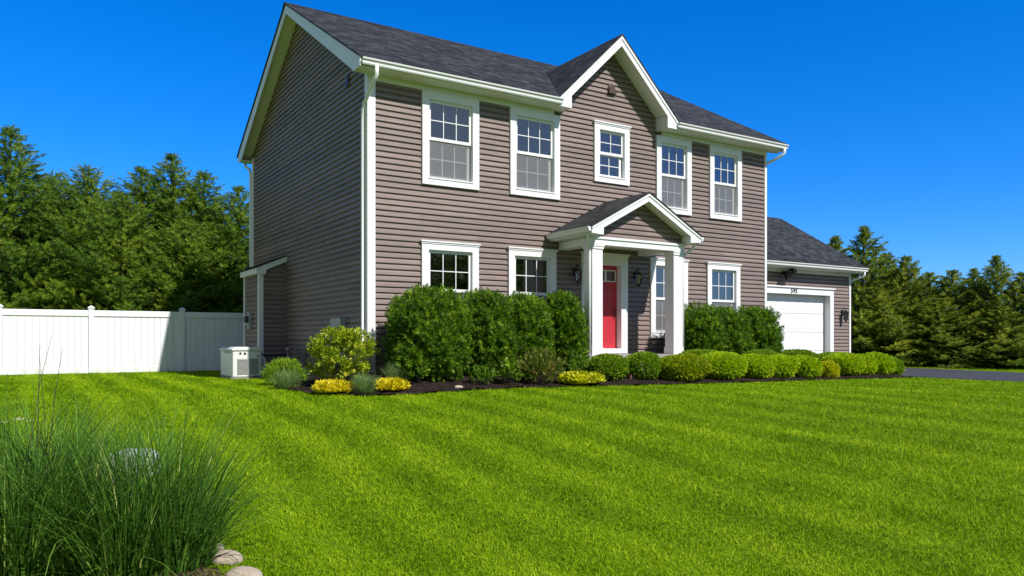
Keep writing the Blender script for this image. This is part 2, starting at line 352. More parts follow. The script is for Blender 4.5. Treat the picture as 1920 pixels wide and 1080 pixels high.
class MB:
    def __init__(s): s.v = []; s.f = []
    def add(s, vs, fs):
        n = len(s.v); s.v += [tuple(p) for p in vs]; s.f += [tuple(i + n for i in f) for f in fs]; return s
    def box(s, x0, x1, y0, y1, z0, z1):
        return s.add([(x0, y0, z0), (x1, y0, z0), (x1, y1, z0), (x0, y1, z0), (x0, y0, z1), (x1, y0, z1), (x1, y1, z1), (x0, y1, z1)],
                     [(0, 3, 2, 1), (4, 5, 6, 7), (0, 1, 5, 4), (1, 2, 6, 5), (2, 3, 7, 6), (3, 0, 4, 7)])
    def prism(s, poly, axis, a0, a1):
        """polygon in the two other axes (in xyz order), extruded along axis"""
        n = len(poly)
        def P(p, a):
            return {'X': (a, p[0], p[1]), 'Y': (p[0], a, p[1]), 'Z': (p[0], p[1], a)}[axis]
        return s.add([P(p, a0) for p in poly] + [P(p, a1) for p in poly],
                     [tuple(range(n))[::-1], tuple(range(n, 2 * n))] + [(i, (i + 1) % n, n + (i + 1) % n, n + i) for i in range(n)])
    def slab(s, pts, d):
        """planar polygon pushed by vector d into a closed slab"""
        n = len(pts); d = Vector(d)
        return s.add([Vector(p) for p in pts] + [Vector(p) + d for p in pts],
                     [tuple(range(n)), tuple(range(n, 2 * n))[::-1]] + [(i, n + i, n + (i + 1) % n, (i + 1) % n) for i in range(n)])
    def tube(s, pts, r, k=8, ry=None, cap=True):
        pts = [Vector(p) for p in pts]; rs = r if hasattr(r, '__len__') else [r] * len(pts)
        n0 = len(s.v); up = Vector((0, 0, 1)); prev = None
        for i, p in enumerate(pts):
            t = (pts[min(i + 1, len(pts) - 1)] - pts[max(i - 1, 0)]).normalized()
            if prev is None:
                a = t.cross(up) if abs(t.z) < 0.95 else t.cross(Vector((0, 1, 0)))
                a.normalize()
            else:
                a = (prev - t * prev.dot(t)).normalized()
            prev = a; b = t.cross(a)
            for j in range(k):
                th = 2 * math.pi * (j + 0.5) / k
                s.v.append(tuple(p + a * math.cos(th) * rs[i] + b * math.sin(th) * (rs[i] if ry is None else ry)))
        for i in range(len(pts) - 1):
            for j in range(k):
                a0 = n0 + i * k + j; a1 = n0 + i * k + (j + 1) % k
                s.f.append((a0, a1, a1 + k, a0 + k))
        if cap:
            s.f.append(tuple(n0 + j for j in range(k))[::-1]); s.f.append(tuple(n0 + (len(pts) - 1) * k + j for j in range(k)))
        return s
    def lathe(s, cx, cy, prof, k=12):
        n0 = len(s.v)
        for r, z in prof:
            for j in range(k):
                th = 2 * math.pi * (j + 0.5) / k; s.v.append((cx + r * math.cos(th), cy + r * math.sin(th), z))
        for i in range(len(prof) - 1):
            for j in range(k):
                a0 = n0 + i * k + j; a1 = n0 + i * k + (j + 1) % k; s.f.append((a0, a1, a1 + k, a0 + k))
        s.f.append(tuple(n0 + j for j in range(k))[::-1]); s.f.append(tuple(n0 + (len(prof) - 1) * k + j for j in range(k)))
        return s
    def build(s, name, mat, parent=None, smooth=False, bevel=0.0):
        off = BASE.get(parent.name, Vector((0, 0, 0))) if parent is not None else Vector((0, 0, 0))
        me = bpy.data.meshes.new(name)
        me.from_pydata([tuple(Vector(p) - off) for p in s.v], [], s.f); me.validate(); me.update()
        import bmesh
        bm = bmesh.new(); bm.from_mesh(me); bmesh.ops.recalc_face_normals(bm, faces=bm.faces[:]); bm.to_mesh(me); bm.free()
        if smooth: me.shade_smooth()
        o = link(name, me, mat, parent)
        if bevel:
            b = o.modifiers.new('bevel', 'BEVEL'); b.width = bevel; b.segments = 2; b.limit_method = 'ANGLE'
        return o

def np_mesh(name, V, F, rnd=None, smooth=False):
    """V (n,3), F (m,k) all faces with k corners"""
    me = bpy.data.meshes.new(name)
    V = np.ascontiguousarray(V, dtype=np.float32); F = np.ascontiguousarray(F, dtype=np.int32)
    me.vertices.add(len(V)); me.vertices.foreach_set('co', V.ravel())
    k = F.shape[1]
    me.loops.add(F.size); me.loops.foreach_set('vertex_index', F.ravel())
    me.polygons.add(len(F)); me.polygons.foreach_set('loop_start', np.arange(0, F.size, k, dtype=np.int32))
    me.update(calc_edges=True)
    if rnd is not None:
        a = me.attributes.new('rnd', 'FLOAT', 'POINT'); a.data.foreach_set('value', np.ascontiguousarray(rnd, dtype=np.float32))
    if smooth: me.shade_smooth()
    return me

# ------------------------------------------------------------------ ground heights
def sst(a, b, x):
    t = np.clip((x - a) / (b - a), 0, 1); return t * t * (3 - 2 * t)
def G(x, y):
    x = np.asarray(x, float); y = np.asarray(y, float)
    r = np.hypot(x, y)
    h = -1.52 + 0.36 * sst(4.5, 9.5, r) + 0.26 * sst(8.0, 14.0, r) - 0.06 * sst(14, 22, x) * sst(16, 8, y)
    return h - 0.07 * sst(17.5, 19.5, x) * sst(30, 14, y)

BED = [(5.63, 16.6), (4.75, 16.3), (4.2, 15.4), (3.95, 14.2), (3.98, 13.1), (4.2, 12.3), (4.75, 11.78), (5.6, 11.62), (6.6, 11.75),
       (7.6, 11.75), (8.6, 11.5), (9.6, 11.25), (10.8, 11.0), (12.2, 10.75), (13.5, 10.62), (15.0, 10.45), (16.5, 10.25), (17.6, 10.2), (18.3, 10.45),
       (18.45, 10.9), (18.3, 12.0), (17.8, 12.9), (17.05, 13.9)]
BEDP = BED + [(5.65, 13.9)]
def inpoly(poly, x, y):
    x = np.asarray(x); y = np.asarray(y); c = np.zeros(x.shape, bool); n = len(poly)
    for i in range(n):
        x0, y0 = poly[i]; x1, y1 = poly[(i + 1) % n]
        if y0 == y1: continue
        c ^= ((y0 > y) != (y1 > y)) & (x < (x1 - x0) * (y - y0) / (y1 - y0) + x0)
    return c
def dedge(x, y):
    x = np.asarray(x, float); y = np.asarray(y, float); d = np.full(x.shape, 99.0)
    for (x0, y0), (x1, y1) in zip(BED[:-1], BED[1:]):
        ex, ey = x1 - x0, y1 - y0
        t = np.clip(((x - x0) * ex + (y - y0) * ey) / (ex * ex + ey * ey), 0, 1)
        d = np.minimum(d, np.hypot(x - x0 - t * ex, y - y0 - t * ey))
    return d
def BH(x, y):
    """height of the mulch"""
    return G(x, y) + 0.03 + 0.22 * sst(0.0, 1.7, dedge(x, y))

def grid_mesh(name, xs, ys, hf, keep=None):
    X, Y = np.meshgrid(xs, ys); Z = hf(X, Y)
    V = np.stack([X.ravel(), Y.ravel(), Z.ravel()], 1)
    ny, nx = X.shape
    idx = np.arange(nx * ny).reshape(ny, nx)
    F = np.stack([idx[:-1, :-1].ravel(), idx[:-1, 1:].ravel(), idx[1:, 1:].ravel(), idx[1:, :-1].ravel()], 1)
    if keep is not None:
        cx = (X[:-1, :-1] + X[1:, 1:]) / 2; cy = (Y[:-1, :-1] + Y[1:, 1:]) / 2
        F = F[keep(cx, cy).ravel()]
        u, inv = np.unique(F, return_inverse=True); V = V[u]; F = inv.reshape(F.shape)
    return np_mesh(name, V, F, smooth=True)

xs = np.concatenate([[-600, -300, -150, -80, -45], np.arange(-28, 40.1, 0.5), [50, 80, 150, 300, 600]])
ys = np.concatenate([[-600, -300, -150, -80, -40], np.arange(-20, 40.1, 0.5), [50, 80, 150, 300, 600]])
lawn = link('lawn', grid_mesh('lawn', xs, ys, G), M['lawn']); tag(lawn, 'green lawn sloping up to the house', 'lawn', kind='structure')
mh = lambda x, y: BH(x, y) + 0.012 * np.sin(x * 23 + np.sin(y * 17) * 2) * np.cos(y * 19 + np.sin(x * 13)) + 0.015 * np.sin(x * 7.1 + y * 3.3) * np.sin(y * 6.3)
bed = link('mulch_bed', grid_mesh('mulch_bed', np.arange(3.8, 18.6, 0.05), np.arange(10.0, 16.8, 0.05), mh, lambda x, y: inpoly(BEDP, x, y)), M['mulch'])
tag(bed, 'dark brown mulch bed along the front of the house', 'mulch bed', kind='structure')
def in_drive(x, y): return (x > 18.75 - 0.02 * (y - 9)) & (x < 24.5) & (y < 15.6)
drv = grid_mesh('driveway', np.concatenate([[18.72], np.arange(19, 24.6, 0.5)]), np.arange(-20, 15.6, 0.5), lambda x, y: G(x, y) + 0.045)
tag(link('driveway', drv, M['asphalt']), 'dark asphalt driveway to the right of the garage', 'driveway', kind='structure')
w = MB(); w.box(10.3, 18.9, 11.72, 12.42, -1.1, -0.70)
tag(w.build('brick_path', M['brick']), 'red brick path between the low globe bushes and the porch', 'path', kind='structure')

# ------------------------------------------------------------------ house
W = 13.93           # front wall plane
XL, XR, YB = 5.65, 17.0, 22.5
house = thing('house', 'two storey taupe clapboard house with white trim, red front door and attached garage', 'house', (11.3, 18.0, -0.9))

PROF = [(0.0, 0.036), (0.060, 0.030), (0.090, 0.004), (0.114, 0.002)]
PITCH = 0.114
def siding(name, umin, umax, z0, z1, place, holes=(), limits=None, parent=house):
    """lap siding with real courses; place(u, z, out) gives the point; limits(z) gives the gable's (u0, u1)"""
    mb = MB()
    cuts = sorted({h[2] for h in holes} | {h[3] for h in holes})
    n = int(math.ceil((z1 - z0) / PITCH))
    def strip(za, oa, zb, ob):
        if zb - za < 1e-5: return
        zm = (za + zb) / 2
        ivs = [(umin, umax)]
        for (h0, h1, hz0, hz1) in holes:
            if hz0 <= zm <= hz1:
                nv = []
                for a, b in ivs:
                    if h1 <= a or h0 >= b: nv.append((a, b)); continue
                    if h0 > a: nv.append((a, h0))
                    if h1 < b: nv.append((h1, b))
                ivs = nv
        for a, b in ivs:
            a0 = a1 = a; b0 = b1 = b
            if limits:
                la, lb = limits(za), limits(zb)
                a0, b0 = max(a, la[0]), min(b, la[1]); a1, b1 = max(a, lb[0]), min(b, lb[1])
                if b0 - a0 < 0.002 or b1 < a1: continue
            mb.add([place(a0, za, oa), place(b0, za, oa), place(b1, zb, ob), place(a1, zb, ob)], [(0, 1, 2, 3)])
    for i in range(n):
        zb = z0 + i * PITCH
        for (d0, o0), (d1, o1) in zip(PROF[:-1], PROF[1:]):
            za, ze = zb + d0, min(zb + d1, z1)
            if za >= z1: break
            pts = [za] + [c for c in cuts if za + 1e-4 < c < ze - 1e-4] + [ze]
            for p, q in zip(pts[:-1], pts[1:]):
                f = lambda z: o0 + (o1 - o0) * (z - za) / (d1 - d0)
                strip(p, f(p), q, f(q))
        # the ledge under the course
        ivs = [(umin, umax)]
        if zb < z1:
            lim = limits(zb) if limits else (umin, umax)
            for (h0, h1, hz0, hz1) in holes:
                if hz0 < zb < hz1:
                    nv = []
                    for a, b in ivs:
                        if h1 <= a or h0 >= b: nv.append((a, b)); continue
                        if h0 > a: nv.append((a, h0))
                        if h1 < b: nv.append((h1, b))
                    ivs = nv
            for a, b in ivs:
                a, b = max(a, lim[0]), min(b, lim[1])
                if b > a: mb.add([place(a, zb, 0.002), place(b, zb, 0.002), place(b, zb, 0.036), place(a, zb, 0.036)], [(0, 1, 2, 3)])
    return mb.build(name, M['siding'], parent)

# roof geometry: top surface of the main roof
RY, RZ, EY, EZ = 18.2, 7.92, 13.47, 5.24
SL = (RZ - EZ) / (RY - EY)
def zmain(y): return RZ - SL * abs(y - RY)
GX, GZ, GS = 11.6, 6.95, 0.968        # cross gable ridge
PXC, PZ, PS = 11.43, 3.17, 0.53       # portico ridge

# windows: outer casing x0,x1,z0,z1 ; columns ; kind
UP = [(6.75, 8.05), (8.82, 10.12), (13.02, 14.19), (14.85, 16.03)]
LO = [(6.74, 8.04), (8.78, 10.02), (12.83, 14.06), (14.76, 15.97)]
WIN = [(a, b, 3.09, 4.95, 3, 'up') for a, b in UP] + [(a, b, 0.03, 1.94, 3, 'lo') for a, b in LO] + [(11.10, 12.15, 3.62, 4.98, 2, 'small')]
DOOR = (10.74, 12.10, -0.32, 1.95)
holes = [(a + 0.06, b - 0.06, c + 0.05, d - 0.05) for a, b, c, d, _, _ in WIN] + [(DOOR[0] + 0.06, DOOR[1] - 0.06, -0.9, DOOR[3] - 0.05)]
def glim(z):
    if z < 5.02: return (XL, XR)
    h = (6.72 - z) / GS
    return (GX - h, GX + h)
siding('wall', XL, XR, -0.80, 6.72, lambda u, z, o: (u, W - o, z), holes, glim)
def llim(z):
    t = 7.68
    if z <= zmain(W) - 0.2: return (W, YB)
    h = (t - z) / SL
    return (RY - h, RY + h)
siding('wall', W, YB, -0.80, 7.68, lambda u, z, o: (XL - o, u, z), [(19.28, 20.75, -0.9, 2.0)], llim)
siding('wall', W, YB, -0.80, 7.68, lambda u, z, o: (XR + o, u, z), [(15.5, 21.5, -0.9, 2.3)], llim)
siding('wall', XL, XR, -0.80, 5.0, lambda u, z, o: (u, YB + o, z))
# foundation and inner shell (closes the rooms so the windows read dark)
fd = MB(); fd.box(XL + 0.03, XR - 0.03, W + 0.03, YB - 0.03, -1.3, -0.72)
fd.build('foundation', M['concrete'], house)
rm = MB()
rm.box(XL + 0.1, XR - 0.1, 17.4, 17.5, -0.3, 5.1)                      # partition behind the front rooms
for z0, z1 in ((-0.32, -0.22), (2.42, 2.62), (5.06, 5.1)): rm.box(XL + 0.1, XR - 0.1, W + 0.12, 17.39, z0, z1)
for x in (5.75, 8.4, 10.45, 12.4, 14.55, 16.8): rm.box(x, x + 0.1, W + 0.12, 17.39, -0.2, 2.4); 
for x in (5.75, 8.4, 10.62, 12.55, 14.5, 16.8): rm.box(x, x + 0.1, W + 0.12, 17.39, 2.64, 5.04)
rm.build('interior_wall', M['room'], house)
# corner boards, frieze
def corner(x0, x1, y0, y1, z0, z1):
    MB().box(x0, x1, y0, y1, z0, z1).build('corner_board', M['white'], house)
corner(XL - 0.048, XL + 0.115, W - 0.048, W - 0.006, -0.8, 5.06)
corner(XL - 0.048, XL - 0.004, W - 0.006, W + 0.1, -0.8, 5.15)
corner(XR - 0.035, XR + 0.048, W - 0.048, W - 0.006, -0.8, 5.06)
corner(XR + 0.004, XR + 0.048, W - 0.006, W + 0.1, -0.8, 5.15)
corner(XL - 0.048, XL - 0.004, YB - 0.1, YB + 0.03, -0.8, 5.15)
MB().box(XL + 0.117, 9.98, W - 0.050, W - 0.004, 4.955, 5.058).build('frieze_board', M['white'], house)
MB().box(13.2, XR - 0.037, W - 0.050, W - 0.004, 4.965, 5.058).build('frieze_board', M['white'], house)

# --- main roof
TH = 0.035
x0, x1 = 5.27, 17.35
front = [(x0, EY, EZ), (GX - (GZ - EZ) / GS, EY, EZ), (GX, RY - (RZ - GZ) / SL, GZ), (GX + (GZ - EZ) / GS, EY, EZ), (x1, EY, EZ), (x1, RY, RZ), (x0, RY, RZ)]
r = MB().slab(front, (0, 0, -TH)); roof = r.build('roof', M['shingleX'], house)
back = [(x0, RY, RZ), (x1, RY, RZ), (x1, 2 * RY - EY, EZ), (x0, 2 * RY - EY, EZ)]
MB().slab(back, (0, 0, -TH)).build('rear_slope', M['shingleX'], roof)
MB().prism([(RY - 0.14, RZ - 0.14 * SL + 0.012), (RY, RZ + 0.02), (RY + 0.14, RZ - 0.14 * SL + 0.012), (RY + 0.14, RZ - 0.14 * SL), (RY, RZ + 0.004), (RY - 0.14, RZ - 0.14 * SL)], 'X', x0 - 0.005, x1 + 0.005).build('ridge_cap', M['shingleX'], roof)
# rake boards with their lower returns, both ends
for xa, xb, xs0, xs1 in ((5.30, 5.325, 5.325, XL - 0.02), (17.295, 17.32, XR + 0.02, 17.295)):
    rk = MB(); z = lambda y: zmain(y) - TH - 0.003
    rk.prism([(EY + 0.03, z(EY) - 0.15), (EY + 0.33, z(EY) - 0.17), (RY, z(RY) - 0.21), (RY, z(RY)), (EY + 0.03, z(EY + 0.03))], 'X', xa, xb)
    yb = 2 * RY - EY
    rk.prism([(yb - 0.03, z(EY) - 0.15), (yb - 0.03, z(yb - 0.03)), (RY, z(RY)), (RY, z(RY) - 0.21), (yb - 0.33, z(EY) - 0.17)], 'X', xa, xb)
    rk.build('rake_board', M['white'], house)
    sf = MB(); o = 0.19
    sf.slab([(xs0, EY + 0.06, z(EY) - o + 0.06), (xs1, EY + 0.06, z(EY) - o + 0.06), (xs1, RY, z(RY) - o + 0.02), (xs0, RY, z(RY) - o + 0.02)], (0, 0, 0.02))
    sf.slab([(xs0, yb - 0.06, z(EY) - o + 0.06), (xs1, yb - 0.06, z(EY) - o + 0.06), (xs1, RY, z(RY) - o + 0.02), (xs0, RY, z(RY) - o + 0.02)], (0, 0, 0.02))
    sf.build('rake_soffit', M['soffit'], house)
# eave boxes: fascia + soffit + gutter, front left, front right, rear
def eave(xa, xb, y_out, y_in, ztop, zbot, sgn=1):
    """sgn 1: faces -Y"""
    MB().box(xa, xb, min(y_out + sgn * 0.06, y_out + sgn * 0.085), max(y_out + sgn * 0.06, y_out + sgn * 0.085), zbot, ztop).build('fascia', M['white'], house)
    ya, yb2 = sorted((y_out + sgn * 0.087, y_in))
    MB().box(xa, xb, ya, yb2, zbot, zbot + 0.02).build('soffit', M['soffit'], house)
def gutter(xa, xb, y, ztop, sgn=1, parent=house, name='gutter'):
    """K-style gutter hung on a fascia at y, facing -Y for sgn 1"""
    p = [(0, 0), (0, -0.11), (-0.065, -0.115), (-0.078, -0.095), (-0.082, -0.06), (-0.112, -0.028), (-0.118, 0.0), (-0.105, 0.0), (-0.1, -0.02), (-0.074, -0.05), (-0.068, -0.1), (-0.01, -0.1), (-0.01, 0)]
    mb = MB().prism([(y + sgn * a, ztop + b) for a, b in p], 'X', xa, xb)
    for xe in (xa, xb - 0.004):
        mb.prism([(y + sgn * a, ztop + b) for a, b in p[:7]], 'X', xe, xe + 0.004)
    return mb.build(name, M['white'], parent)
eave(5.307, 9.93, EY, W - 0.02, 5.17, 5.06)
eave(13.25, 17.293, EY, W - 0.02, 5.17, 5.06)
eave(5.307, 17.293, 2 * RY - EY, YB + 0.02, 5.17, 5.06, -1)
gutter(5.33, 9.9, EY + 0.058, 5.195)
gutter(13.33, 17.36, EY + 0.058, 5.195)
gutter(5.33, 17.3, 2 * RY - EY - 0.058, 5.195, -1)

# --- cross gable over the centre
ge = (GZ - EZ) / GS
gy0 = EY - 0.005
vy = RY - (RZ - GZ) / SL
for s in (-1, 1):
    up = 0.014
    tri = [(GX + s * (ge + 0.02), gy0, EZ - 0.02 + up), (GX, gy0, GZ + up), (GX, vy, GZ + up)]
    if s > 0: tri = tri[::-1]
    MB().slab(tri, (0, 0, -TH)).build('gable_roof', M['shingleY'], house)
gz = lambda x: GZ - GS * abs(x - GX) - TH + 0.008
for s in (-1, 1):
    rb = MB()
    a = GX + s * (ge + 0.0); b = GX + s * (ge - 0.34)
    rb.prism([(GX, gz(GX)), (a, gz(a)), (a, gz(a) - 0.10), (a - s * 0.02, gz(a) - 0.17), (b, gz(a) - 0.17), (b, gz(b) - 0.23), (GX, gz(GX) - 0.23)], 'Y', gy0 + 0.03, gy0 + 0.055)
    rb.prism([(GX, gz(GX)), (a, gz(a)), (a, gz(a) - 0.07), (GX, gz(GX) - 0.08)], 'Y', gy0 + 0.012, gy0 + 0.029)
    rb.build('rake_board', M['white'], house)
    sf = MB()
    q0 = (GX, gz(GX) - 0.20); q1 = (b, gz(b) - 0.20)
    sf.prism([q0, q1, (q1[0], q1[1] + 0.02), (q0[0], q0[1] + 0.02)], 'Y', gy0 + 0.056, W - 0.02)
    sf.box(min(a, b), max(a, b), gy0 + 0.056, W - 0.02, gz(a) - 0.17, gz(a) - 0.15)
    xr = b; sf.box(xr - 0.008, xr + 0.008, gy0 + 0.056, W - 0.02, gz(a) - 0.149, gz(b) - 0.21)
    sf.build('rake_soffit', M['soffit'], house)
# fill of the gable wall behind the siding so that no light leaks
v = MB(); v.lathe(0, 0, [(0.11, -0.02), (0.11, 0.02), (0.075, 0.045)], 16)
vent = MB(); vent.v = [(11.62 + p[0], W - 0.03 - p[2], 5.83 + p[1]) for p in v.v]; vent.f = v.f
vent.box(11.51, 11.73, W - 0.10, W - 0.03, 5.70, 5.76)
vent.build('attic_vent', M['brown'], house)
MB().box(XL - 0.06, XL - 0.017, 14.88, 15.03, 5.12, 5.32).build('attic_vent', M['darkgrey'], house)

# --- windows
def window(x0, x1, z0, z1, cols, kind):
    yo = W - 0.075
    ci = 0.15; hd = 0.15
    c = MB()
    c.box(x0, x0 + ci, yo, W + 0.06, z0, z1); c.box(x1 - ci, x1, yo, W + 0.06, z0, z1)
    c.box(x0 + ci, x1 - ci, yo, W + 0.06, z1 - hd, z1); c.box(x0 + ci, x1 - ci, yo, W + 0.06, z0, z0 + 0.14)
    c.box(x0 + ci - 0.015, x1 - ci + 0.015, yo - 0.014, yo - 0.001, z0 + 0.12, z0 + 0.145)
    if kind != 'up':
        c.box(x0 - 0.03, x1 + 0.03, yo - 0.03, W - 0.004, z1 + 0.002, z1 + 0.03)
        c.box(x0 - 0.012, x1 + 0.012, yo - 0.014, yo - 0.001, z1 - 0.03, z1)
    win = c.build('window', M['white'], house)
    jc = MB()
    jc.box(x0 - 0.014, x0 - 0.001, W - 0.012, W - 0.003, z0 - 0.015, z1); jc.box(x0 - 0.014, x1 + 0.014, W - 0.012, W - 0.003, z0 - 0.017, z0 - 0.001)
    jc.box(x1 + 0.001, x1 + 0.014, W - 0.012, W - 0.003, z0 - 0.015, z1)
    jc.build('channel', M['siding'], win)
    a, b, lo, hi = x0 + ci, x1 - ci, z0 + 0.14, z1 - hd
    mid = lo + (hi - lo) * 0.5
    s = 0.06
    def sash(la, lb, za, zb, y, nm):
        m = MB()
        m.box(la, la + s, y, y + 0.045, za, zb); m.box(lb - s, lb, y, y + 0.045, za, zb)
        m.box(la + s, lb - s, y, y + 0.045, zb - s, zb); m.box(la + s, lb - s, y, y + 0.045, za, za + s)
        m.build('sash', M['white'], win)
        ga, gb, gza, gzb = la + s, lb - s, za + s, zb - s
        MB().box(ga - 0.004, gb + 0.004, y + 0.020, y + 0.026, gza - 0.004, gzb + 0.004).build('glass_pane', M['glass'], win)
        g = MB(); t = 0.0085
        vs = [ga + (gb - ga) * i / cols for i in range(1, cols)]
        hz = (gza + gzb) / 2
        for x in vs: g.box(x - t, x + t, y + 0.010, y + 0.0185, gza, gzb)
        ed = [ga] + vs + [gb]
        for i in range(cols):
            g.box(ed[i] + (t if i else 0), ed[i + 1] - (t if i < cols - 1 else 0), y + 0.0095, y + 0.0185, hz - t, hz + t)
        g.build('muntin', M['white'], win)
    sash(a, b, mid - 0.02, hi, W - 0.015, 'up')
    sash(a + 0.01, b - 0.03, lo, mid + 0.02, W + 0.034, 'lo')
    if kind != 'small':
        MB().box(a + 0.02, b - 0.02, W + 0.006, W + 0.009, lo + 0.012, mid - 0.024).build('insect_screen', M['screen'], win)
    # blinds
    bl = MB()
    if abs(x0 - 8.82) < 0.01 or x0 > 12 and kind == 'lo':
        top = hi + 0.02; n = int((top - lo) / 0.046)
        for i in range(n):
            z = top - 0.06 - i * 0.046
            yy = W + 0.115
            bl.add([(a, yy, z + 0.013), (b, yy, z + 0.013), (b, yy + 0.038, z - 0.013), (a, yy + 0.038, z - 0.013)], [(0, 1, 2, 3)])
        bl.box(a, b, W + 0.11, W + 0.16, hi - 0.03, hi + 0.03)
        for x in (a + 0.15, b - 0.15): bl.box(x - 0.003, x + 0.003, W + 0.112, W + 0.115, lo, hi)
        bl.build('blind', M['blind'], win)
    elif kind == 'up':
        for i in range(4): bl.box(a, b, W + 0.11, W + 0.15, hi - 0.05 - i * 0.012, hi - 0.045 - i * 0.012)
        bl.box(a, b, W + 0.11, W + 0.16, hi - 0.26, hi - 0.235); bl.box(a, b - 0.2, W + 0.11, W + 0.16, hi - 0.32, hi - 0.30)
        bl.build('blind', M['blind'], win)
    elif kind == 'lo':
        for i in range(5): bl.box(a, b, W + 0.11, W + 0.15, hi - 0.05 - i * 0.012, hi - 0.045 - i * 0.012)
        bl.box(a, b, W + 0.11, W + 0.16, hi - 0.2, hi - 0.165)
        bl.build('blind', M['blind'], win)
    return win
for wdef in WIN: window(*wdef)

# --- front door
dc = MB(); yo = W - 0.07
dx0, dx1, dz0, dz1 = DOOR
dc.box(dx0, dx0 + 0.16, yo, W + 0.16, -0.33, dz1); dc.box(dx1 - 0.2, dx1, yo, W + 0.16, -0.33, dz1); dc.box(dx0 + 0.16, dx1 - 0.2, yo, W + 0.16, dz1 - 0.23, dz1)
dc.box(dx0 - 0.04, dx1 + 0.04, yo - 0.035, W - 0.004, dz1 + 0.002, dz1 + 0.04); dc.box(dx0 - 0.015, dx1 + 0.015, yo - 0.016, yo - 0.001, dz1 - 0.035, dz1)
dc.box(dx0 + 0.16, dx1 - 0.2, yo - 0.02, W + 0.12, -0.33, -0.215)
dc.build('door_casing', M['white'], house)
da, db = dx0 + 0.162, dx1 - 0.202
d = MB(); yd = W + 0.10
lz0, lz1 = 1.36, 1.60
lw = (db - da - 0.2) / 3
xsl = [(da + 0.06 + i * (lw + 0.04), da + 0.06 + i * (lw + 0.04) + lw) for i in range(3)]
d.box(da, db, yd, yd + 0.05, -0.213, lz0); d.box(da, db, yd, yd + 0.05, lz1, dz1 - 0.232)
ed = [da] + [q for p in xsl for q in p] + [db]
for i in range(0, len(ed), 2): d.box(ed[i], ed[i + 1], yd, yd + 0.05, lz0, lz1)
door = d.build('front_door', M['red'], house)
for xa, xb in ((da + 0.12, (da + db) / 2 - 0.05), ((da + db) / 2 + 0.05, db - 0.12)):
    za, zb = -0.05, 1.18
    MB().add([(xa, yd - 0.001, za), (xb, yd - 0.001, za), (xb, yd - 0.001, zb), (xa, yd - 0.001, zb), (xa + 0.025, yd - 0.012, za + 0.025), (xb - 0.025, yd - 0.012, za + 0.025), (xb - 0.025, yd - 0.012, zb - 0.025), (xa + 0.025, yd - 0.012, zb - 0.025)],
             [(0, 1, 5, 4), (1, 2, 6, 5), (2, 3, 7, 6), (3, 0, 4, 7), (4, 5, 6, 7)]).build('door_panel', M['red'], door)
for xa, xb in xsl:
    fr = MB()
    for q in ((xa - 0.018, xa + 0.006, lz0 - 0.018, lz1 + 0.018), (xb - 0.006, xb + 0.018, lz0 - 0.018, lz1 + 0.018), (xa + 0.006, xb - 0.006, lz0 - 0.018, lz0 + 0.006), (xa + 0.006, xb - 0.006, lz1 - 0.006, lz1 + 0.018)):
        fr.box(q[0], q[1], yd - 0.012, yd - 0.001, q[2], q[3])
    fr.build('door_window', M['white'], door)
    MB().box(xa + 0.002, xb - 0.002, yd + 0.02, yd + 0.026, lz0 + 0.002, lz1 - 0.002).build('glass_pane', M['glass'], door)
k = MB(); k.tube([(db - 0.09, yd - 0.001, 0.7), (db - 0.09, yd - 0.05, 0.7)], 0.012); k.tube([(db - 0.09, yd - 0.05, 0.72), (db - 0.09, yd - 0.055, 0.5)], 0.011)
k.build('handle', M['black'], door)

# --- wall lanterns (porch pair and the one by the garage)
def lantern(x, y, ztop, s=1.0):
    l = MB()
    l.box(x - 0.05 * s, x + 0.05 * s, y - 0.045, y - 0.018, ztop - 0.22 * s, ztop - 0.06 * s)
    l.tube([(x, y - 0.04, ztop - 0.12 * s), (x, y - 0.09 * s, ztop - 0.03 * s), (x, y - 0.14 * s, ztop), (x, y - 0.17 * s, ztop - 0.03 * s), (x, y - 0.17 * s, ztop - 0.07 * s)], 0.012 * s, 6)
    cy = y - 0.17 * s
    l.lathe(x, cy, [(0.012 * s, ztop - 0.05 * s), (0.03 * s, ztop - 0.075 * s), (0.095 * s, ztop - 0.13 * s), (0.085 * s, ztop - 0.14 * s), (0.02 * s, ztop - 0.142 * s)], 6)
    for i in range(6):
        th = 2 * math.pi * (i + 0.5) / 6
        l.tube([(x + 0.078 * s * math.cos(th), cy + 0.078 * s * math.sin(th), ztop - 0.14 * s), (x + 0.055 * s * math.cos(th), cy + 0.055 * s * math.sin(th), ztop - 0.36 * s)], 0.008 * s, 4)
    l.lathe(x, cy, [(0.062 * s, ztop - 0.355 * s), (0.064 * s, ztop - 0.38 * s), (0.03 * s, ztop - 0.40 * s), (0.01 * s, ztop - 0.44 * s)], 6)
    o = l.build('wall_lantern', M['black'], house)
    g = MB().lathe(x, cy, [(0.05 * s, ztop - 0.352 * s), (0.071 * s, ztop - 0.145 * s)], 6)
    g.build('lantern_glass', M['glass'], o)
    MB().lathe(x, cy, [(0.012 * s, ztop - 0.35 * s), (0.014 * s, ztop - 0.25 * s), (0.004, ztop - 0.21 * s)], 6).build('bulb', M['white'], o)
lantern(10.55, W, 1.66); lantern(12.35, W, 1.66); lantern(22.68, 15.5, 1.02, 1.05)

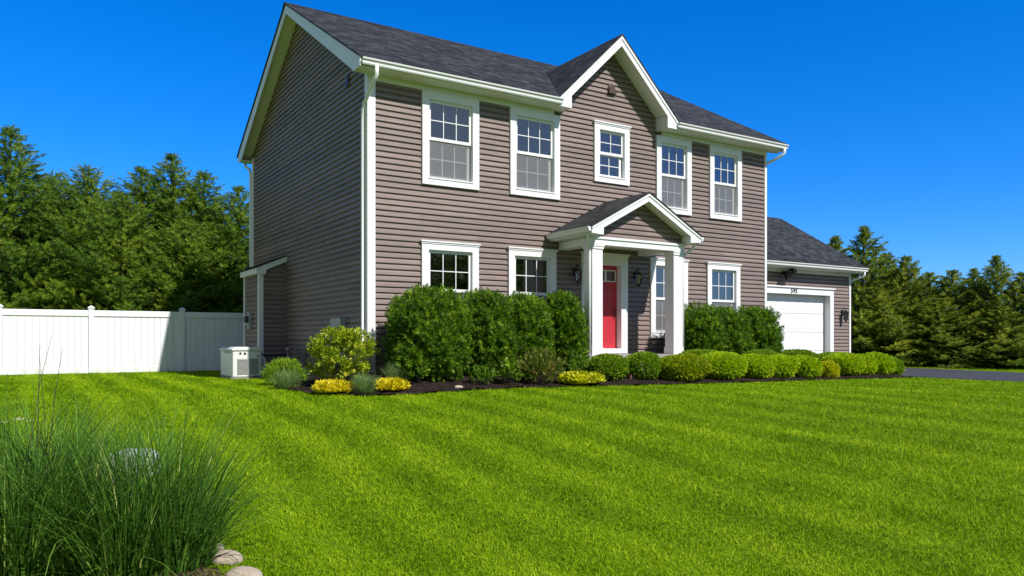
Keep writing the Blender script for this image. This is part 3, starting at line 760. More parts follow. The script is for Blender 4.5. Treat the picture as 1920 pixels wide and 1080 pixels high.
# --- porch
pz = lambda x: PZ - PS * abs(x - PXC)
PY = 12.38
pe = 1.58
for s in (-1, 1):
    e = PXC + s * pe
    q = [(e, PY, pz(e)), (PXC, PY, PZ), (PXC, W - 0.02, PZ), (e, W - 0.02, pz(e))]
    MB().slab(q if s < 0 else q[::-1], (0, 0, -0.03)).build('porch_roof', M['shingleY'], house)
pzb = lambda x: pz(x) - 0.032
for s in (-1, 1):
    rb = MB(); a = PXC + s * (pe - 0.015); b = PXC + s * (pe - 0.33)
    rb.prism([(PXC, pzb(PXC)), (a, pzb(a)), (a, pzb(a) - 0.13), (b, pzb(a) - 0.15), (b, pzb(b) - 0.17), (PXC, pzb(PXC) - 0.17)], 'Y', PY + 0.03, PY + 0.055)
    rb.prism([(PXC, pzb(PXC)), (a, pzb(a)), (a, pzb(a) - 0.05), (PXC, pzb(PXC) - 0.055)], 'Y', PY + 0.012, PY + 0.029)
    rb.build('porch_rake_board', M['white'], house)
    sf = MB(); q0 = (PXC, pzb(PXC) - 0.14); q1 = (b, pzb(b) - 0.14)
    sf.prism([q0, q1, (q1[0], q1[1] + 0.02), (q0[0], q0[1] + 0.02)], 'Y', PY + 0.056, 12.70)
    c = PXC + s * 1.26
    sf.box(min(a, b), max(a, b), PY + 0.056, W - 0.02, pzb(a) - 0.15, pzb(a) - 0.13)
    sf.box(min(b, b + s * 0.012), max(b, b + s * 0.012), PY + 0.056, 12.70, pzb(a) - 0.129, pzb(b) - 0.15)
    sf.box(a - 0.012, a + 0.012, PY + 0.056, W - 0.02, pzb(a) - 0.129, pzb(a) - 0.01)
    sf.build('porch_soffit', M['soffit'], house)
    # gutter along the side eave
    p = [(0, 0), (0, -0.1), (-0.06, -0.105), (-0.072, -0.088), (-0.076, -0.055), (-0.1, -0.025), (-0.106, 0.0), (-0.094, 0.0), (-0.09, -0.02), (-0.068, -0.05), (-0.062, -0.09), (-0.01, -0.09), (-0.01, 0)]
    gx = a + s * 0.013
    gm = MB().prism([(gx - s * u, pzb(a) - 0.005 + v) for u, v in p], 'Y', PY + 0.03, W - 0.04)
    for ya in (PY + 0.03, W - 0.050): gm.prism([(gx - s * u, pzb(a) - 0.005 + v) for u, v in p[:7]], 'Y', ya, ya + 0.004)
    gm.build('porch_gutter', M['white'], house)
# gable triangle of siding, with limits
gb = 2.155
siding('porch_gable', PXC - 1.26, PXC + 1.26, gb, 2.98, lambda u, z, o: (u, 12.72 - o, z), (), lambda z: (PXC - (PZ - 0.17 - z) / PS, PXC + (PZ - 0.17 - z) / PS))
bm_ = MB(); bm_.box(10.09, 12.74, 12.66, 12.80, 1.985, 2.15); bm_.box(10.07, 12.76, 12.635, 12.659, 2.105, 2.153)
bm_.build('porch_beam', M['white'], house)
for xa in (10.12, 12.44): MB().box(xa, xa + 0.26, 12.802, W - 0.02, 1.985, 2.15).build('porch_beam', M['white'], house)
MB().box(10.385, 12.435, 12.802, W - 0.02, 2.10, 2.12).build('porch_ceiling', M['soffit'], house)
for xa in (10.10, 12.43):
    cb = MB(); cb.box(xa, xa + 0.28, 12.69, 12.97, -0.30, 1.983); col = cb.build('porch_column', M['white'], house, bevel=0.006)
    for nm, lst in (('column_capital', ((1.90, 1.95, 0.018), (1.951, 1.981, 0.03))), ('column_base', ((-0.42, -0.18, 0.014),))):
        t = MB()
        for z0, z1, g in lst: t.box(xa - g, xa + 0.28 + g, 12.69 - g, 12.97 + g, z0, z1)
        t.build(nm, M['white'], col)
fl = MB(); fl.box(9.95, 12.92, 12.58, W - 0.03, -1.0, -0.34); fl.box(10.4, 12.5, 12.28, 12.578, -1.0, -0.53)
fl.build('porch_floor', M['concrete'], house, bevel=0.01)

# --- downspouts
def spout(pts, r=0.038, parent=house):
    m = MB(); m.tube(pts, r, 4 if False else 8); return m.build('downspout', M['white'], parent, smooth=True)
spout([(5.62, EY - 0.0, 5.09), (5.62, EY, 4.93), (5.60, EY + 0.06, 4.86), (5.575, W + 0.02, 4.52), (5.57, W + 0.09, 4.42), (5.57, W + 0.10, 4.2), (5.57, W + 0.10, -0.72), (5.5, W + 0.0, -0.82)])
spout([(17.25, EY, 5.09), (17.25, EY, 4.98), (17.2, EY + 0.06, 4.9), (17.07, W + 0.03, 4.74), (17.065, W + 0.1, 4.6), (17.065, W + 0.1, -0.7)])
spout([(5.5, 22.9, 5.09), (5.52, 22.88, 4.96), (5.57, 22.65, 4.85), (5.575, 22.56, 4.7), (5.575, 22.56, -0.8)])
spout([(9.88, 12.55, 2.23), (9.88, 12.55, 2.15), (9.90, 12.57, 2.09), (10.0, 12.68, 1.98), (10.045, 12.72, 1.9), (10.045, 12.72, 1.75), (10.045, 12.72, -0.65)], 0.034)
spout([(12.98, 12.6, 2.23), (12.98, 12.6, 2.15), (12.96, 12.62, 2.07), (12.82, 12.72, 1.94), (12.765, 12.74, 1.86), (12.765, 12.75, 1.75), (12.765, 12.75, -0.65)], 0.034)
spout([(23.32, 15.08, 2.2), (23.32, 15.08, 2.1), (23.3, 15.12, 2.04), (23.16, 15.5, 1.93), (23.15, 15.6, 1.8), (23.15, 15.6, -0.9)])

# --- garage
GY, GXR = 15.5, 23.1
gd0, gd1, gzt = 18.35, 22.02, 1.40
siding('garage_wall', XR, GXR, -0.92, 2.2, lambda u, z, o: (u, GY - o, z), [(gd0 - 0.1, gd1 + 0.1, -1.0, gzt + 0.1)])
def rlim(z):
    if z <= 2.3: return (GY, 21.4)
    h = (4.2 - z) / 0.6
    return (18.45 - h, 18.45 + h)
siding('garage_wall', GY, 21.4, -0.92, 4.2, lambda u, z, o: (GXR + o, u, z), (), rlim)
siding('garage_wall', XR, GXR, -0.92, 2.2, lambda u, z, o: (u, 21.4 + o, z))
MB().box(GXR - 0.035, GXR + 0.048, GY - 0.048, GY - 0.006, -0.9, 2.16).build('corner_board', M['white'], house)
MB().box(GXR + 0.004, GXR + 0.048, GY - 0.006, GY + 0.09, -0.9, 2.2).build('corner_board', M['white'], house)
MB().box(XR + 0.04, GXR - 0.037, GY - 0.050, GY - 0.004, 2.06, 2.158).build('frieze_board', M['white'], house)
gey, gez, gry, grz = 15.05, 2.36, 18.45, 4.40
q = [(XR - 0.005, gey, gez), (GXR + 0.32, gey, gez), (GXR + 0.32, gry, grz), (XR - 0.005, gry, grz)]
groof = MB().slab(q, (0, 0, -TH)).build('garage_roof', M['shingleX'], house)
q = [(XR - 0.005, gry, grz), (GXR + 0.32, gry, grz), (GXR + 0.32, 2 * gry - gey, gez), (XR - 0.005, 2 * gry - gey, gez)]
MB().slab(q, (0, 0, -TH)).build('rear_slope', M['shingleX'], groof)
rk = MB(); sg = (grz - gez) / (gry - gey); z = lambda y: grz - sg * abs(y - gry) - TH - 0.003
rk.prism([(gey + 0.03, z(gey) - 0.13), (gey + 0.3, z(gey) - 0.14), (gry, z(gry) - 0.2), (gry, z(gry)), (gey + 0.03, z(gey + 0.03))], 'X', GXR + 0.27, GXR + 0.295)
yb = 2 * gry - gey
rk.prism([(yb - 0.03, z(gey) - 0.13), (yb - 0.03, z(gey + 0.03)), (gry, z(gry)), (gry, z(gry) - 0.2), (yb - 0.3, z(gey) - 0.14)], 'X', GXR + 0.27, GXR + 0.295)
rk.build('rake_board', M['white'], house)
sf = MB()
sf.slab([(GXR + 0.02, gey + 0.06, z(gey) - 0.1), (GXR + 0.268, gey + 0.06, z(gey) - 0.1), (GXR + 0.268, gry, z(gry) - 0.16), (GXR + 0.02, gry, z(gry) - 0.16)], (0, 0, 0.02))
sf.build('rake_soffit', M['soffit'], house)
eave(XR + 0.048, GXR + 0.268, gey, GY - 0.02, 2.29, 2.16)
gutter(XR + 0.05, GXR + 0.34, gey + 0.058, 2.315)
gc = MB(); yo = GY - 0.07
gc.box(gd0 - 0.18, gd0, yo, GY + 0.2, -0.95, gzt + 0.19); gc.box(gd1, gd1 + 0.18, yo, GY + 0.2, -0.95, gzt + 0.19); gc.box(gd0, gd1, yo, GY + 0.2, gzt, gzt + 0.19)
gc.box(gd0 - 0.22, gd1 + 0.22, yo - 0.04, GY - 0.004, gzt + 0.192, gzt + 0.235)
gc.build('garage_door_casing', M['white'], house)
yg = GY + 0.155
rows = 4; hh = (gzt + 0.95) / rows; npan = 8; pw = (gd1 - gd0) / npan
gdo = MB().box(gd0 + 0.001, gd1 - 0.001, yg + 0.052, yg + 0.07, -0.95, gzt).build('garage_door', M['white'], house)
for i in range(rows):
    za = -0.95 + i * hh
    gdm = MB(); gdm.box(gd0 + 0.002, gd1 - 0.002, yg, yg + 0.05, za + 0.005, za + hh - 0.005)
    for j in range(npan):
        xa = gd0 + j * pw + 0.06; xb = gd0 + (j + 1) * pw - 0.06; z0 = za + 0.1; z1 = za + hh - 0.1
        gdm.add([(xa, yg - 0.001, z0), (xb, yg - 0.001, z0), (xb, yg - 0.001, z1), (xa, yg - 0.001, z1), (xa + 0.03, yg - 0.005, z0 + 0.03), (xb - 0.03, yg - 0.005, z0 + 0.03), (xb - 0.03, yg - 0.005, z1 - 0.03), (xa + 0.03, yg - 0.005, z1 - 0.03)],
                [(0, 1, 5, 4), (1, 2, 6, 5), (2, 3, 7, 6), (3, 0, 4, 7), (4, 5, 6, 7)])
    gdm.build('door_section', M['white'], gdo)
# house number
cu = bpy.data.curves.new('house_number', 'FONT'); cu.body = '595'; cu.size = 0.19; cu.extrude = 0.008; cu.align_x = 'CENTER'; cu.space_character = 1.15; cu.shear = 0.15
to = bpy.data.objects.new('house_number_text', cu); COL.objects.link(to)
bpy.context.view_layer.update()
me = bpy.data.meshes.new_from_object(to.evaluated_get(bpy.context.evaluated_depsgraph_get()))
bpy.data.objects.remove(to); bpy.data.curves.remove(cu)
num = link('house_number', me, M['black'], house)
num.location = Vector((20.2, yo - 0.0085, gzt + 0.03)) - BASE[house.name]; num.rotation_euler = (math.radians(90), 0, 0)
# twin flood light under the garage eave
fl = MB(); fx, fz = 19.74, 2.03
fl.box(fx - 0.07, fx + 0.07, GY - 0.10, GY - 0.051, fz - 0.06, fz + 0.06)
fl.tube([(fx, GY - 0.09, fz), (fx, GY - 0.16, fz)], [0.05, 0.045], 10)
for s_, dz in ((-1, -0.02), (1, 0.05)):
    fl.tube([(fx + s_ * 0.03, GY - 0.14, fz + dz), (fx + s_ * 0.07, GY - 0.20, fz + dz + 0.03), (fx + s_ * 0.09, GY - 0.27, fz + dz + 0.01), (fx + s_ * 0.12, GY - 0.38, fz + dz - 0.05)], [0.02, 0.03, 0.08, 0.10], 10)
fl.tube([(fx - 0.01, GY - 0.14, fz - 0.03), (fx - 0.02, GY - 0.18, fz - 0.13), (fx - 0.02, GY - 0.19, fz - 0.24)], [0.03, 0.06, 0.05], 8)
fl.build('flood_light', M['black'], house)

# --- fireplace bump-out on the left wall
bx0, by0, by1 = 5.0, 19.28, 20.75
siding('bump_out_wall', bx0, XL, -0.95, 1.98, lambda u, z, o: (u, by0 - o, z), (), lambda z: (bx0 if z < 1.7 else bx0 + (z - 1.7) * 2.1, XL))
siding('bump_out_wall', by0, by1, -0.95, 1.72, lambda u, z, o: (bx0 - o, u, z))
siding('bump_out_wall', bx0, XL, -0.95, 1.9, lambda u, z, o: (u, by1 + o, z))
sl = 0.42; rz = lambda x: 2.10 - sl * (XL - x)
q = [(XL - 0.02, by0 - 0.12, rz(XL)), (bx0 - 0.14, by0 - 0.12, rz(bx0 - 0.14)), (bx0 - 0.14, by1 + 0.1, rz(bx0 - 0.14)), (XL - 0.02, by1 + 0.1, rz(XL))]
MB().slab(q, (0, 0, -0.03)).build('bump_out_roof', M['shingleY'], house)
rz2 = lambda x: rz(x) - 0.033
tb = MB()
tb.prism([(XL - 0.02, rz2(XL)), (bx0 - 0.12, rz2(bx0 - 0.12)), (bx0 - 0.12, rz2(bx0 - 0.12) - 0.15), (bx0 + 0.1, rz2(bx0 - 0.12) - 0.15), (bx0 + 0.12, rz2(bx0 + 0.1) - 0.13), (XL - 0.02, rz2(XL) - 0.13)], 'Y', by0 - 0.1, by0 - 0.019)
tb.box(bx0 - 0.12, bx0 - 0.02, by0 - 0.018, by1 + 0.08, rz2(bx0 - 0.12) - 0.14, rz2(bx0 - 0.12) - 0.005)
tb.build('bump_out_trim', M['white'], house)
MB().box(bx0 - 0.048, bx0 + 0.06, by0 - 0.048, by0 - 0.004, -0.95, 1.655).box(bx0 - 0.048, bx0 - 0.004, by0 - 0.004, by0 + 0.08, -0.95, 1.655).build('corner_board', M['white'], house)
MB().box(bx0 - 0.048, bx0 - 0.004, by1 - 0.08, by1 + 0.03, -0.95, 1.655).build('corner_board', M['white'], house)
# electric meter on the bump-out, boxes and pipes on the left wall
em = MB(); em.box(bx0 - 0.10, bx0 - 0.018, 19.98, 20.2, 0.25, 0.68); em.box(bx0 - 0.08, bx0 - 0.018, 20.28, 20.5, 0.35, 0.6)
o = em.build('electric_meter', M['grey'], house, bevel=0.008)
v = MB().lathe(0, 0, [(0.085, 0.0), (0.085, 0.05), (0.075, 0.09)], 14)
dm = MB(); dm.v = [(bx0 - 0.101 - p[2], 20.09 + p[0], 0.5 + p[1]) for p in v.v]; dm.f = v.f; dm.build('meter_dial', M['darkgrey'], o)
MB().box(XL - 0.16, XL - 0.018, 15.06, 15.66, 0.12, 0.44).build('utility_box', M['grey'], house, bevel=0.01)
MB().box(XL - 0.06, XL - 0.018, 17.6, 18.25, -0.62, -0.22).build('access_panel', M['darkgrey'], house, bevel=0.008)
pp = MB(); pp.tube([(XL - 0.06, 18.98, -0.3), (XL - 0.06, 18.98, -0.2)], 0.06, 8); pp.tube([(XL - 0.06, 18.98, -0.8), (XL - 0.06, 18.98, -0.3)], 0.025, 8)
pp.tube([(XL - 0.1, 19.2, -0.36), (bx0 + 0.05, 19.2, -0.36), (4.72, 19.0, -0.37), (4.70, 18.9, -0.45), (4.70, 18.9, -0.7)], 0.022, 8)
pp.build('gas_pipe', M['grey'], house, smooth=True)

# ------------------------------------------------------------------ generator
gen = thing('standby_generator', 'white metal standby generator box on the grass beside the house', 'generator', (4.35, 18.55, -0.92))
gx0, gx1, gy0_, gy1 = 4.04, 4.68, 17.95, 19.17
g0 = float(G(4.3, 18.2)) - 0.02
MB().box(gx0 - 0.04, gx1 + 0.04, gy0_ - 0.04, gy1 + 0.04, g0 - 0.05, g0 + 0.06).build('base_pad', M['concrete'], gen)
b = MB(); b.box(gx0, gx1, gy0_, gy1, g0 + 0.062, g0 + 0.66); b.build('enclosure', M['genwhite'], gen, bevel=0.03)
b = MB(); b.prism([(gx0 - 0.025, g0 + 0.662), (gx1 + 0.025, g0 + 0.662), (gx1 + 0.02, g0 + 0.70), (gx1 - 0.06, g0 + 0.745), (gx0 + 0.06, g0 + 0.745), (gx0 - 0.02, g0 + 0.70)], 'Y', gy0_ - 0.025, gy1 + 0.025)
b.build('lid', M['genwhite'], gen, bevel=0.012)
for xa, xb in ((gx0 + 0.10, gx0 + 0.335), (gx0 + 0.37, gx0 + 0.575)):
    b = MB()
    b.box(xa, xb, gy0_ - 0.006, gy0_ - 0.001, g0 + 0.12, g0 + 0.48)
    for i in range(13): b.box(xa + 0.008, xb - 0.008, gy0_ - 0.016, gy0_ - 0.0065, g0 + 0.135 + i * 0.026, g0 + 0.148 + i * 0.026)
    b.build('louvre', M['louvre'], gen)
b = MB(); b.tube([(gx0 + 0.17, gy0_ - 0.001, g0 + 0.60), (gx0 + 0.17, gy0_ - 0.006, g0 + 0.60)], 0.028, 12); b.tube([(gx0 + 0.27, gy0_ - 0.001, g0 + 0.595), (gx0 + 0.27, gy0_ - 0.006, g0 + 0.595)], 0.03, 12)
b.build('badge', M['brown'], gen)
b = MB(); b.tube([(gx1 - 0.08, gy0_ - 0.001, g0 + 0.53), (gx1 - 0.08, gy0_ - 0.008, g0 + 0.53)], 0.02, 10); b.box(gx0 - 0.004, gx0 - 0.001, gy0_ + 0.15, gy0_ + 0.85, g0 + 0.60, g0 + 0.635); b.box(gx1 - 0.2, gx1 - 0.02, gy0_ - 0.005, gy0_ - 0.001, g0 + 0.075, g0 + 0.09)
b.build('lock', M['black'], gen)
b = MB(); b.tube([(gx1 + 0.001, gy0_ + 0.12, g0 + 0.5), (gx1 + 0.07, gy0_ + 0.12, g0 + 0.5), (gx1 + 0.1, gy0_ + 0.12, g0 + 0.45), (gx1 + 0.1, gy0_ + 0.12, g0 + 0.1)], 0.025, 8)
b.build('pipe', M['genwhite'], gen, smooth=True)

# ------------------------------------------------------------------ fence
FY = 22.95
fence = thing('white_fence', 'white vinyl privacy fence standing in front of the left evergreens', 'fence', (1.6, FY, -0.95))
posts = [-2.75, -0.40, 1.60, 3.82, 6.05]
for x in posts:
    gz_ = float(G(x, FY))
    b = MB(); b.box(x - 0.064, x + 0.064, FY - 0.064, FY + 0.064, gz_ - 0.1, 0.80)
    po = b.build('post', M['fencew'], fence, bevel=0.006)
    c = MB(); c.box(x - 0.08, x + 0.08, FY - 0.08, FY + 0.08, 0.801, 0.83)
    c.add([(x - 0.08, FY - 0.08, 0.831), (x + 0.08, FY - 0.08, 0.831), (x + 0.08, FY + 0.08, 0.831), (x - 0.08, FY + 0.08, 0.831), (x, FY, 0.885)], [(0, 1, 4), (1, 2, 4), (2, 3, 4), (3, 0, 4), (3, 2, 1, 0)])
    c.build('post_cap', M['fencew'], po)
for xa, xb in zip(posts[:-1], posts[1:]):
    xa += 0.066; xb -= 0.066
    ga, gb_ = float(G(xa, FY)) + 0.03, float(G(xb, FY)) + 0.03
    p = MB(); n = int(round((xb - xa) / 0.16)); wv = (xb - xa) / n
    for i in range(n):
        u0, u1 = xa + i * wv, xa + (i + 1) * wv; c_ = 0.006
        p.prism([(u0 + 0.001, FY - 0.008), (u0 + c_, FY - 0.018), (u1 - c_, FY - 0.018), (u1 - 0.001, FY - 0.008), (u1 - 0.001, FY + 0.012), (u0 + 0.001, FY + 0.012)], 'Z', min(ga, gb_) + 0.1, 0.60)
    pan = p.build('panel', M['fencew'], fence)
    t = MB(); t.box(xa, xb, FY - 0.045, FY + 0.045, 0.60, 0.755); t.build('top_rail', M['fencew'], pan, bevel=0.006)
    t = MB(); t.box(xa, xb, FY - 0.04, FY + 0.04, min(ga, gb_) - 0.02, min(ga, gb_) + 0.13); t.build('bottom_rail', M['fencew'], pan, bevel=0.006)

# ------------------------------------------------------------------ foliage tools
def frames(D, roll=None):
    """rotation matrices whose third column is D"""
    D = D / np.linalg.norm(D, axis=1, keepdims=True)
    n = len(D)
    ref = rng.normal(size=(n, 3)) if roll is None else roll
    a = np.cross(ref, D); a /= (np.linalg.norm(a, axis=1, keepdims=True) + 1e-9)
    b = np.cross(D, a)
    return np.stack([a, b, D], 2)

def sprig(nleaf, L, ll, lw, ang=0.9, seed=1, flat=0.0, curl=0.15):
    """twig template along +Z: leaves as bent diamonds; returns V, F (quads)"""
    r = np.random.default_rng(seed)
    V = []; F = []
    for i in range(nleaf):
        t = (i + 0.6) / nleaf
        az = i * 2.399 + r.uniform(-0.4, 0.4)
        an = ang * (1 - 0.62 * t) + r.uniform(-0.2, 0.2)
        d = np.array([math.cos(az) * math.sin(an), math.sin(az) * math.sin(an) * (1 - flat), math.cos(an)])
        s = np.cross(d, r.normal(size=3)); s /= np.linalg.norm(s)
        p = np.array([0, 0, L * t * 0.85]); l = ll * r.uniform(0.75, 1.15); w_ = lw * r.uniform(0.8, 1.2)
        nrm = np.cross(s, d)
        m = p + d * l * 0.5 + nrm * l * curl
        n = len(V)
        V += [p, m + s * w_ / 2, p + d * l, m - s * w_ / 2]; F.append((n, n + 1, n + 2, n + 3))
    return np.array(V), np.array(F)

def brush(n, L, rad, w, seed):
    """conifer shoot along +Z: stiff needles all round a twig, longest near the base, closing at the tip"""
    r = np.random.default_rng(seed); V = []; F = []
    for i in range(n):
        t = (i + 0.5) / n; az = i * 2.399 + r.uniform(-0.3, 0.3); an = 1.05 * (1 - 0.75 * t ** 2) + r.uniform(-0.15, 0.15)
        d = np.array([math.cos(az) * math.sin(an), math.sin(az) * math.sin(an), math.cos(an)])
        sd = np.cross(d, np.array([0, 0, 1.0]) + r.normal(0, 0.5, 3)); sd /= np.linalg.norm(sd)
        p = np.array([0, 0, L * t * 0.9]); l = rad * (1.15 - 0.35 * t) * r.uniform(0.8, 1.15); ww = w * r.uniform(0.8, 1.2)
        m = p + d * l * 0.45; k_ = len(V)
        V += [p, m + sd * ww / 2, p + d * l, m - sd * ww / 2]; F.append((k_, k_ + 1, k_ + 2, k_ + 3))
    return np.array(V), np.array(F)

def scatter(tV, tF, P, R, S, rn, jit=0.25):
    """copies of a template as one mesh's arrays"""
    n = len(P); m = len(tV)
    V = np.einsum('nij,mj->nmi', R, tV) * S[:, None, None] + P[:, None, :]
    F = tF[None] + (np.arange(n) * m)[:, None, None]
    nl = m // 4
    rr = np.repeat(np.clip(rn[:, None] + rng.uniform(-jit, jit, (n, nl)), 0, 1), 4, axis=1)
    return V.reshape(-1, 3), F.reshape(-1, tF.shape[1]), rr.ravel()

def merge(parts):
    V = []; F = []; Rr = []; n = 0
    for v, f, r_ in parts:
        V.append(v); F.append(f + n); Rr.append(r_); n += len(v)
    return np.concatenate(V), np.concatenate(F), np.concatenate(Rr)

def lump(dirs, seed, k=9, amp=0.16, width=5.0):
    """bumpy radius factor over directions"""
    r = np.random.default_rng(seed)
    c = r.normal(size=(k, 3)); c /= np.linalg.norm(c, axis=1, keepdims=True)
    a = r.uniform(-1, 1, k) * amp
    return 1 + (np.exp(width * (dirs @ c.T - 1)) * a).sum(1)

def voids(P, seed, size, thr):
    """keeps the points outside irregular hollows about 'size' across, so that crowns get clumps and gaps"""
    r = np.random.default_rng(seed + 500); f = np.zeros(len(P))
    for i in range(7):
        k_ = r.normal(size=3); k_ /= np.linalg.norm(k_); k_ *= 2 * np.pi / (size * r.uniform(1.4, 3.2))
        f += np.sin(P @ k_ + r.uniform(0, 6.28))
    return f / 1.87 > thr

def blob(nsp, rx, ry, h, seed, tV, tF, power=2.6, inner=0.35, amp=0.16, up=0.5, smin=0.8, smax=1.2, base=0.0, k=9, out=1.0, jit=0.25, noise=0.45, hollow=None):
    """leafy mound of height h: sprigs spread through the outer shell of a lumpy superellipsoid"""
    r = np.random.default_rng(seed)
    d = r.normal(size=(nsp, 3)); d /= np.linalg.norm(d, axis=1, keepdims=True)
    d[:, 2] = np.where(d[:, 2] < -0.8, -d[:, 2], d[:, 2])
    q = (np.abs(d) ** power).sum(1) ** (-1 / power)
    depth = 1 - np.abs(r.normal(0, inner * 0.5, nsp)); depth = np.clip(depth, 0.25, 1.0)
    rad = q * lump(d, seed + 5, k, amp) * lump(d, seed + 6, 40, amp * 0.6, 40) * depth
    c = np.array([0, 0, h * 0.5])
    P = d * rad[:, None] * np.array([rx, ry, h * 0.5]) + c
    P[:, 2] = np.maximum(P[:, 2], base + 0.02)
    D = d * out / np.array([rx, ry, h * 0.5]) * min(rx, h * 0.5) + np.array([0, 0, up]) + r.normal(0, noise, (nsp, 3))
    S_ = r.uniform(smin, smax, nsp); C_ = np.clip(r.normal(0.45, 0.22, nsp), 0, 1)
    if hollow:
        kp = voids(P, seed, *hollow); P, D, S_, C_ = P[kp], D[kp], S_[kp], C_[kp]
    return scatter(tV, tF, P, frames(D), S_, C_, jit)

def stems(n, rx, ry, h, seed, rad=0.012):
    r = random.Random(seed); m = MB()
    for i in range(n):
        th = r.uniform(0, 6.28); q = r.uniform(0.25, 0.8)
        x, y = math.cos(th) * rx * q, math.sin(th) * ry * q; z = h * r.uniform(0.6, 0.9)
        m.tube([(x * 0.15, y * 0.15, -0.05), (x * 0.4 + r.uniform(-.03, .03), y * 0.4, z * 0.4), (x * 0.8, y * 0.8 + r.uniform(-.03, .03), z * 0.75), (x, y, z)], [rad, rad * 0.8, rad * 0.5, rad * 0.25], 5)
    return m

def dup(root, loc, rz, label, scale=(1, 1, 1)):
    c = root.copy(); COL.objects.link(c); c.location = loc; c.rotation_euler = (0, 0, rz); c.scale = scale
    c['label'] = label
    for ch in root.children:
        k_ = ch.copy(); COL.objects.link(k_); k_.parent = c
    return c

def plant(name, label, cat, loc, fol, mat, stem=None, group=None, rz=0.0, leafname='foliage'):
    t = thing(name, label, cat, loc, group); t.rotation_euler = (0, 0, rz)
    BASE[t.name] = Vector((0, 0, 0))
    V, F, R_ = fol
    link(leafname, np_mesh(leafname, V, F, R_), mat, t)
    if stem is not None: stem.build('stem', M['bark'], t)
    return t

# ------------------------------------------------------------------ tall hedge shrubs
hv, hf = brush(24, 0.14, 0.068, 0.0135, 3)
HG = 'tall dark green shrubs clipped in a row against the front wall'
def hz(x, y): return float(BH(x, y)) - 0.03
HEDGE = [  # x, y, rx, ry, height, label
    (6.42, 12.95, 0.76, 0.68, 1.60, 'widest tall green hedge shrub nearest the white front corner of the house'),
    (7.70, 13.05, 0.52, 0.62, 1.52, 'tall green hedge shrub between the widest shrub and the one below the second lower window'),
    (8.58, 13.0, 0.50, 0.60, 1.50, 'tall green hedge shrub below the right half of the second lower window'),
    (9.50, 12.95, 0.40, 0.50, 1.50, 'narrow tall green hedge shrub beside the left porch column'),
    (13.48, 13.0, 0.56, 0.55, 1.36, 'tall green hedge shrub just right of the right porch column'),
    (14.48, 13.0, 0.52, 0.55, 1.33, 'tall green hedge shrub in the middle of the three right of the porch'),
    (15.50, 12.95, 0.54, 0.56, 1.33, 'tall green hedge shrub with loose twigs in front of the garage door')]
for i, (x, y, rx, ry, h, lab) in enumerate(HEDGE):
    fol = merge([blob(int(4200 * rx * h / 1.2), rx * 0.90, ry, h, 40 + i, hv, hf, 3.0, 0.42, 0.10, 0.55, 0.75, 1.2, k=22, hollow=(0.24, -0.15)),
                 blob(int(220 * rx * h), rx * 0.92, ry * 1.0, h * 1.02, 60 + i, hv, hf, 2.9, 0.06, 0.14, 1.2, 0.7, 1.15, k=14)])
    fol = merge([fol, blob(int(2200 * rx * h), rx * 0.78, ry * 0.78, h * 0.90, 80 + i, hv, hf, 3.6, 0.25, 0.08, 0.5, 0.9, 1.3)])
    plant('hedge_shrub', lab, 'shrub', (x, y, hz(x, y)), fol, M['hedge'], stems(9, rx, ry, h, i), HG)

# ------------------------------------------------------------------ low globe bushes
gv, gf = sprig(9, 0.045, 0.030, 0.012, 1.0, 5)
def globe(x, y, rx, h, mat, lab, seed, n=3000):
    rx *= 0.93; fol = blob(int(n * (rx / 0.4) ** 2), rx, rx * 0.92, h, seed, gv, gf, 2.5, 0.14, 0.15, 0.25, 0.8, 1.25, k=12, noise=0.3)
    fol = merge([fol, blob(int(900 * (rx / 0.4) ** 2), rx * 0.86, rx * 0.80, h * 0.9, seed + 1, gv, gf, 2.5, 0.2, 0.05, 0.3, 1.2, 1.6)])
    return plant('globe_bush', lab, 'bush', (x, y, float(BH(x, y)) - 0.04), fol, mat, stems(6, rx * 0.8, rx * 0.8, h * 0.8, seed, 0.008), 'low clipped globe bushes along the mulch bed')
# x, y, radius, height, kind, label
GL = [(9.95, 12.0, 0.40, 0.48, 'd', 'low dark green globe bush at the foot of the narrow hedge shrub'),
      (10.72, 11.85, 0.42, 0.50, 'd', 'low dark green globe bush below the red door'),
      (11.45, 11.50, 0.54, 0.56, 'o', 'golden brown tinged globe bush in front of the porch, left of the brick path gap'),
      (12.55, 11.38, 0.54, 0.60, 'g', 'largest yellow green globe bush, first right of the right porch column'),
      (13.45, 11.30, 0.41, 0.54, 'g', 'yellow green globe bush second right of the brick path gap'),
      (14.15, 11.20, 0.40, 0.52, 'g', 'yellow green globe bush third right of the brick path gap'),
      (14.85, 11.05, 0.40, 0.52, 'g', 'yellow green globe bush below the hedge shrub with loose twigs'),
      (15.35, 10.85, 0.27, 0.40, 'y', 'smallest bright yellow globe bush leaning towards the lawn'),
      (16.15, 11.00, 0.46, 0.56, 'g', 'broad yellow green globe bush below the right end of the garage door'),
      (16.80, 10.95, 0.32, 0.50, 'g', 'narrow globe bush squeezed between two larger ones below the garage corner'),
      (17.45, 10.95, 0.40, 0.52, 'g', 'yellow green globe bush next to last before the driveway'),
      (17.95, 11.05, 0.40, 0.50, 'd', 'darker globe bush last in the row, nearest the driveway'),
      (13.1, 12.40, 0.62, 0.48, 'd', 'dark globe bush behind the largest one, beside the porch column'),
      (14.9, 12.3, 0.50, 0.46, 'd', 'dark globe bush in the back row below the middle hedge shrub on the right'),
      (16.3, 12.3, 0.50, 0.44, 'd', 'dark globe bush in the back row in front of the garage door'),
      (17.3, 12.05, 0.62, 0.50, 'd', 'dark wide globe bush in the back row at the foot of the garage corner')]
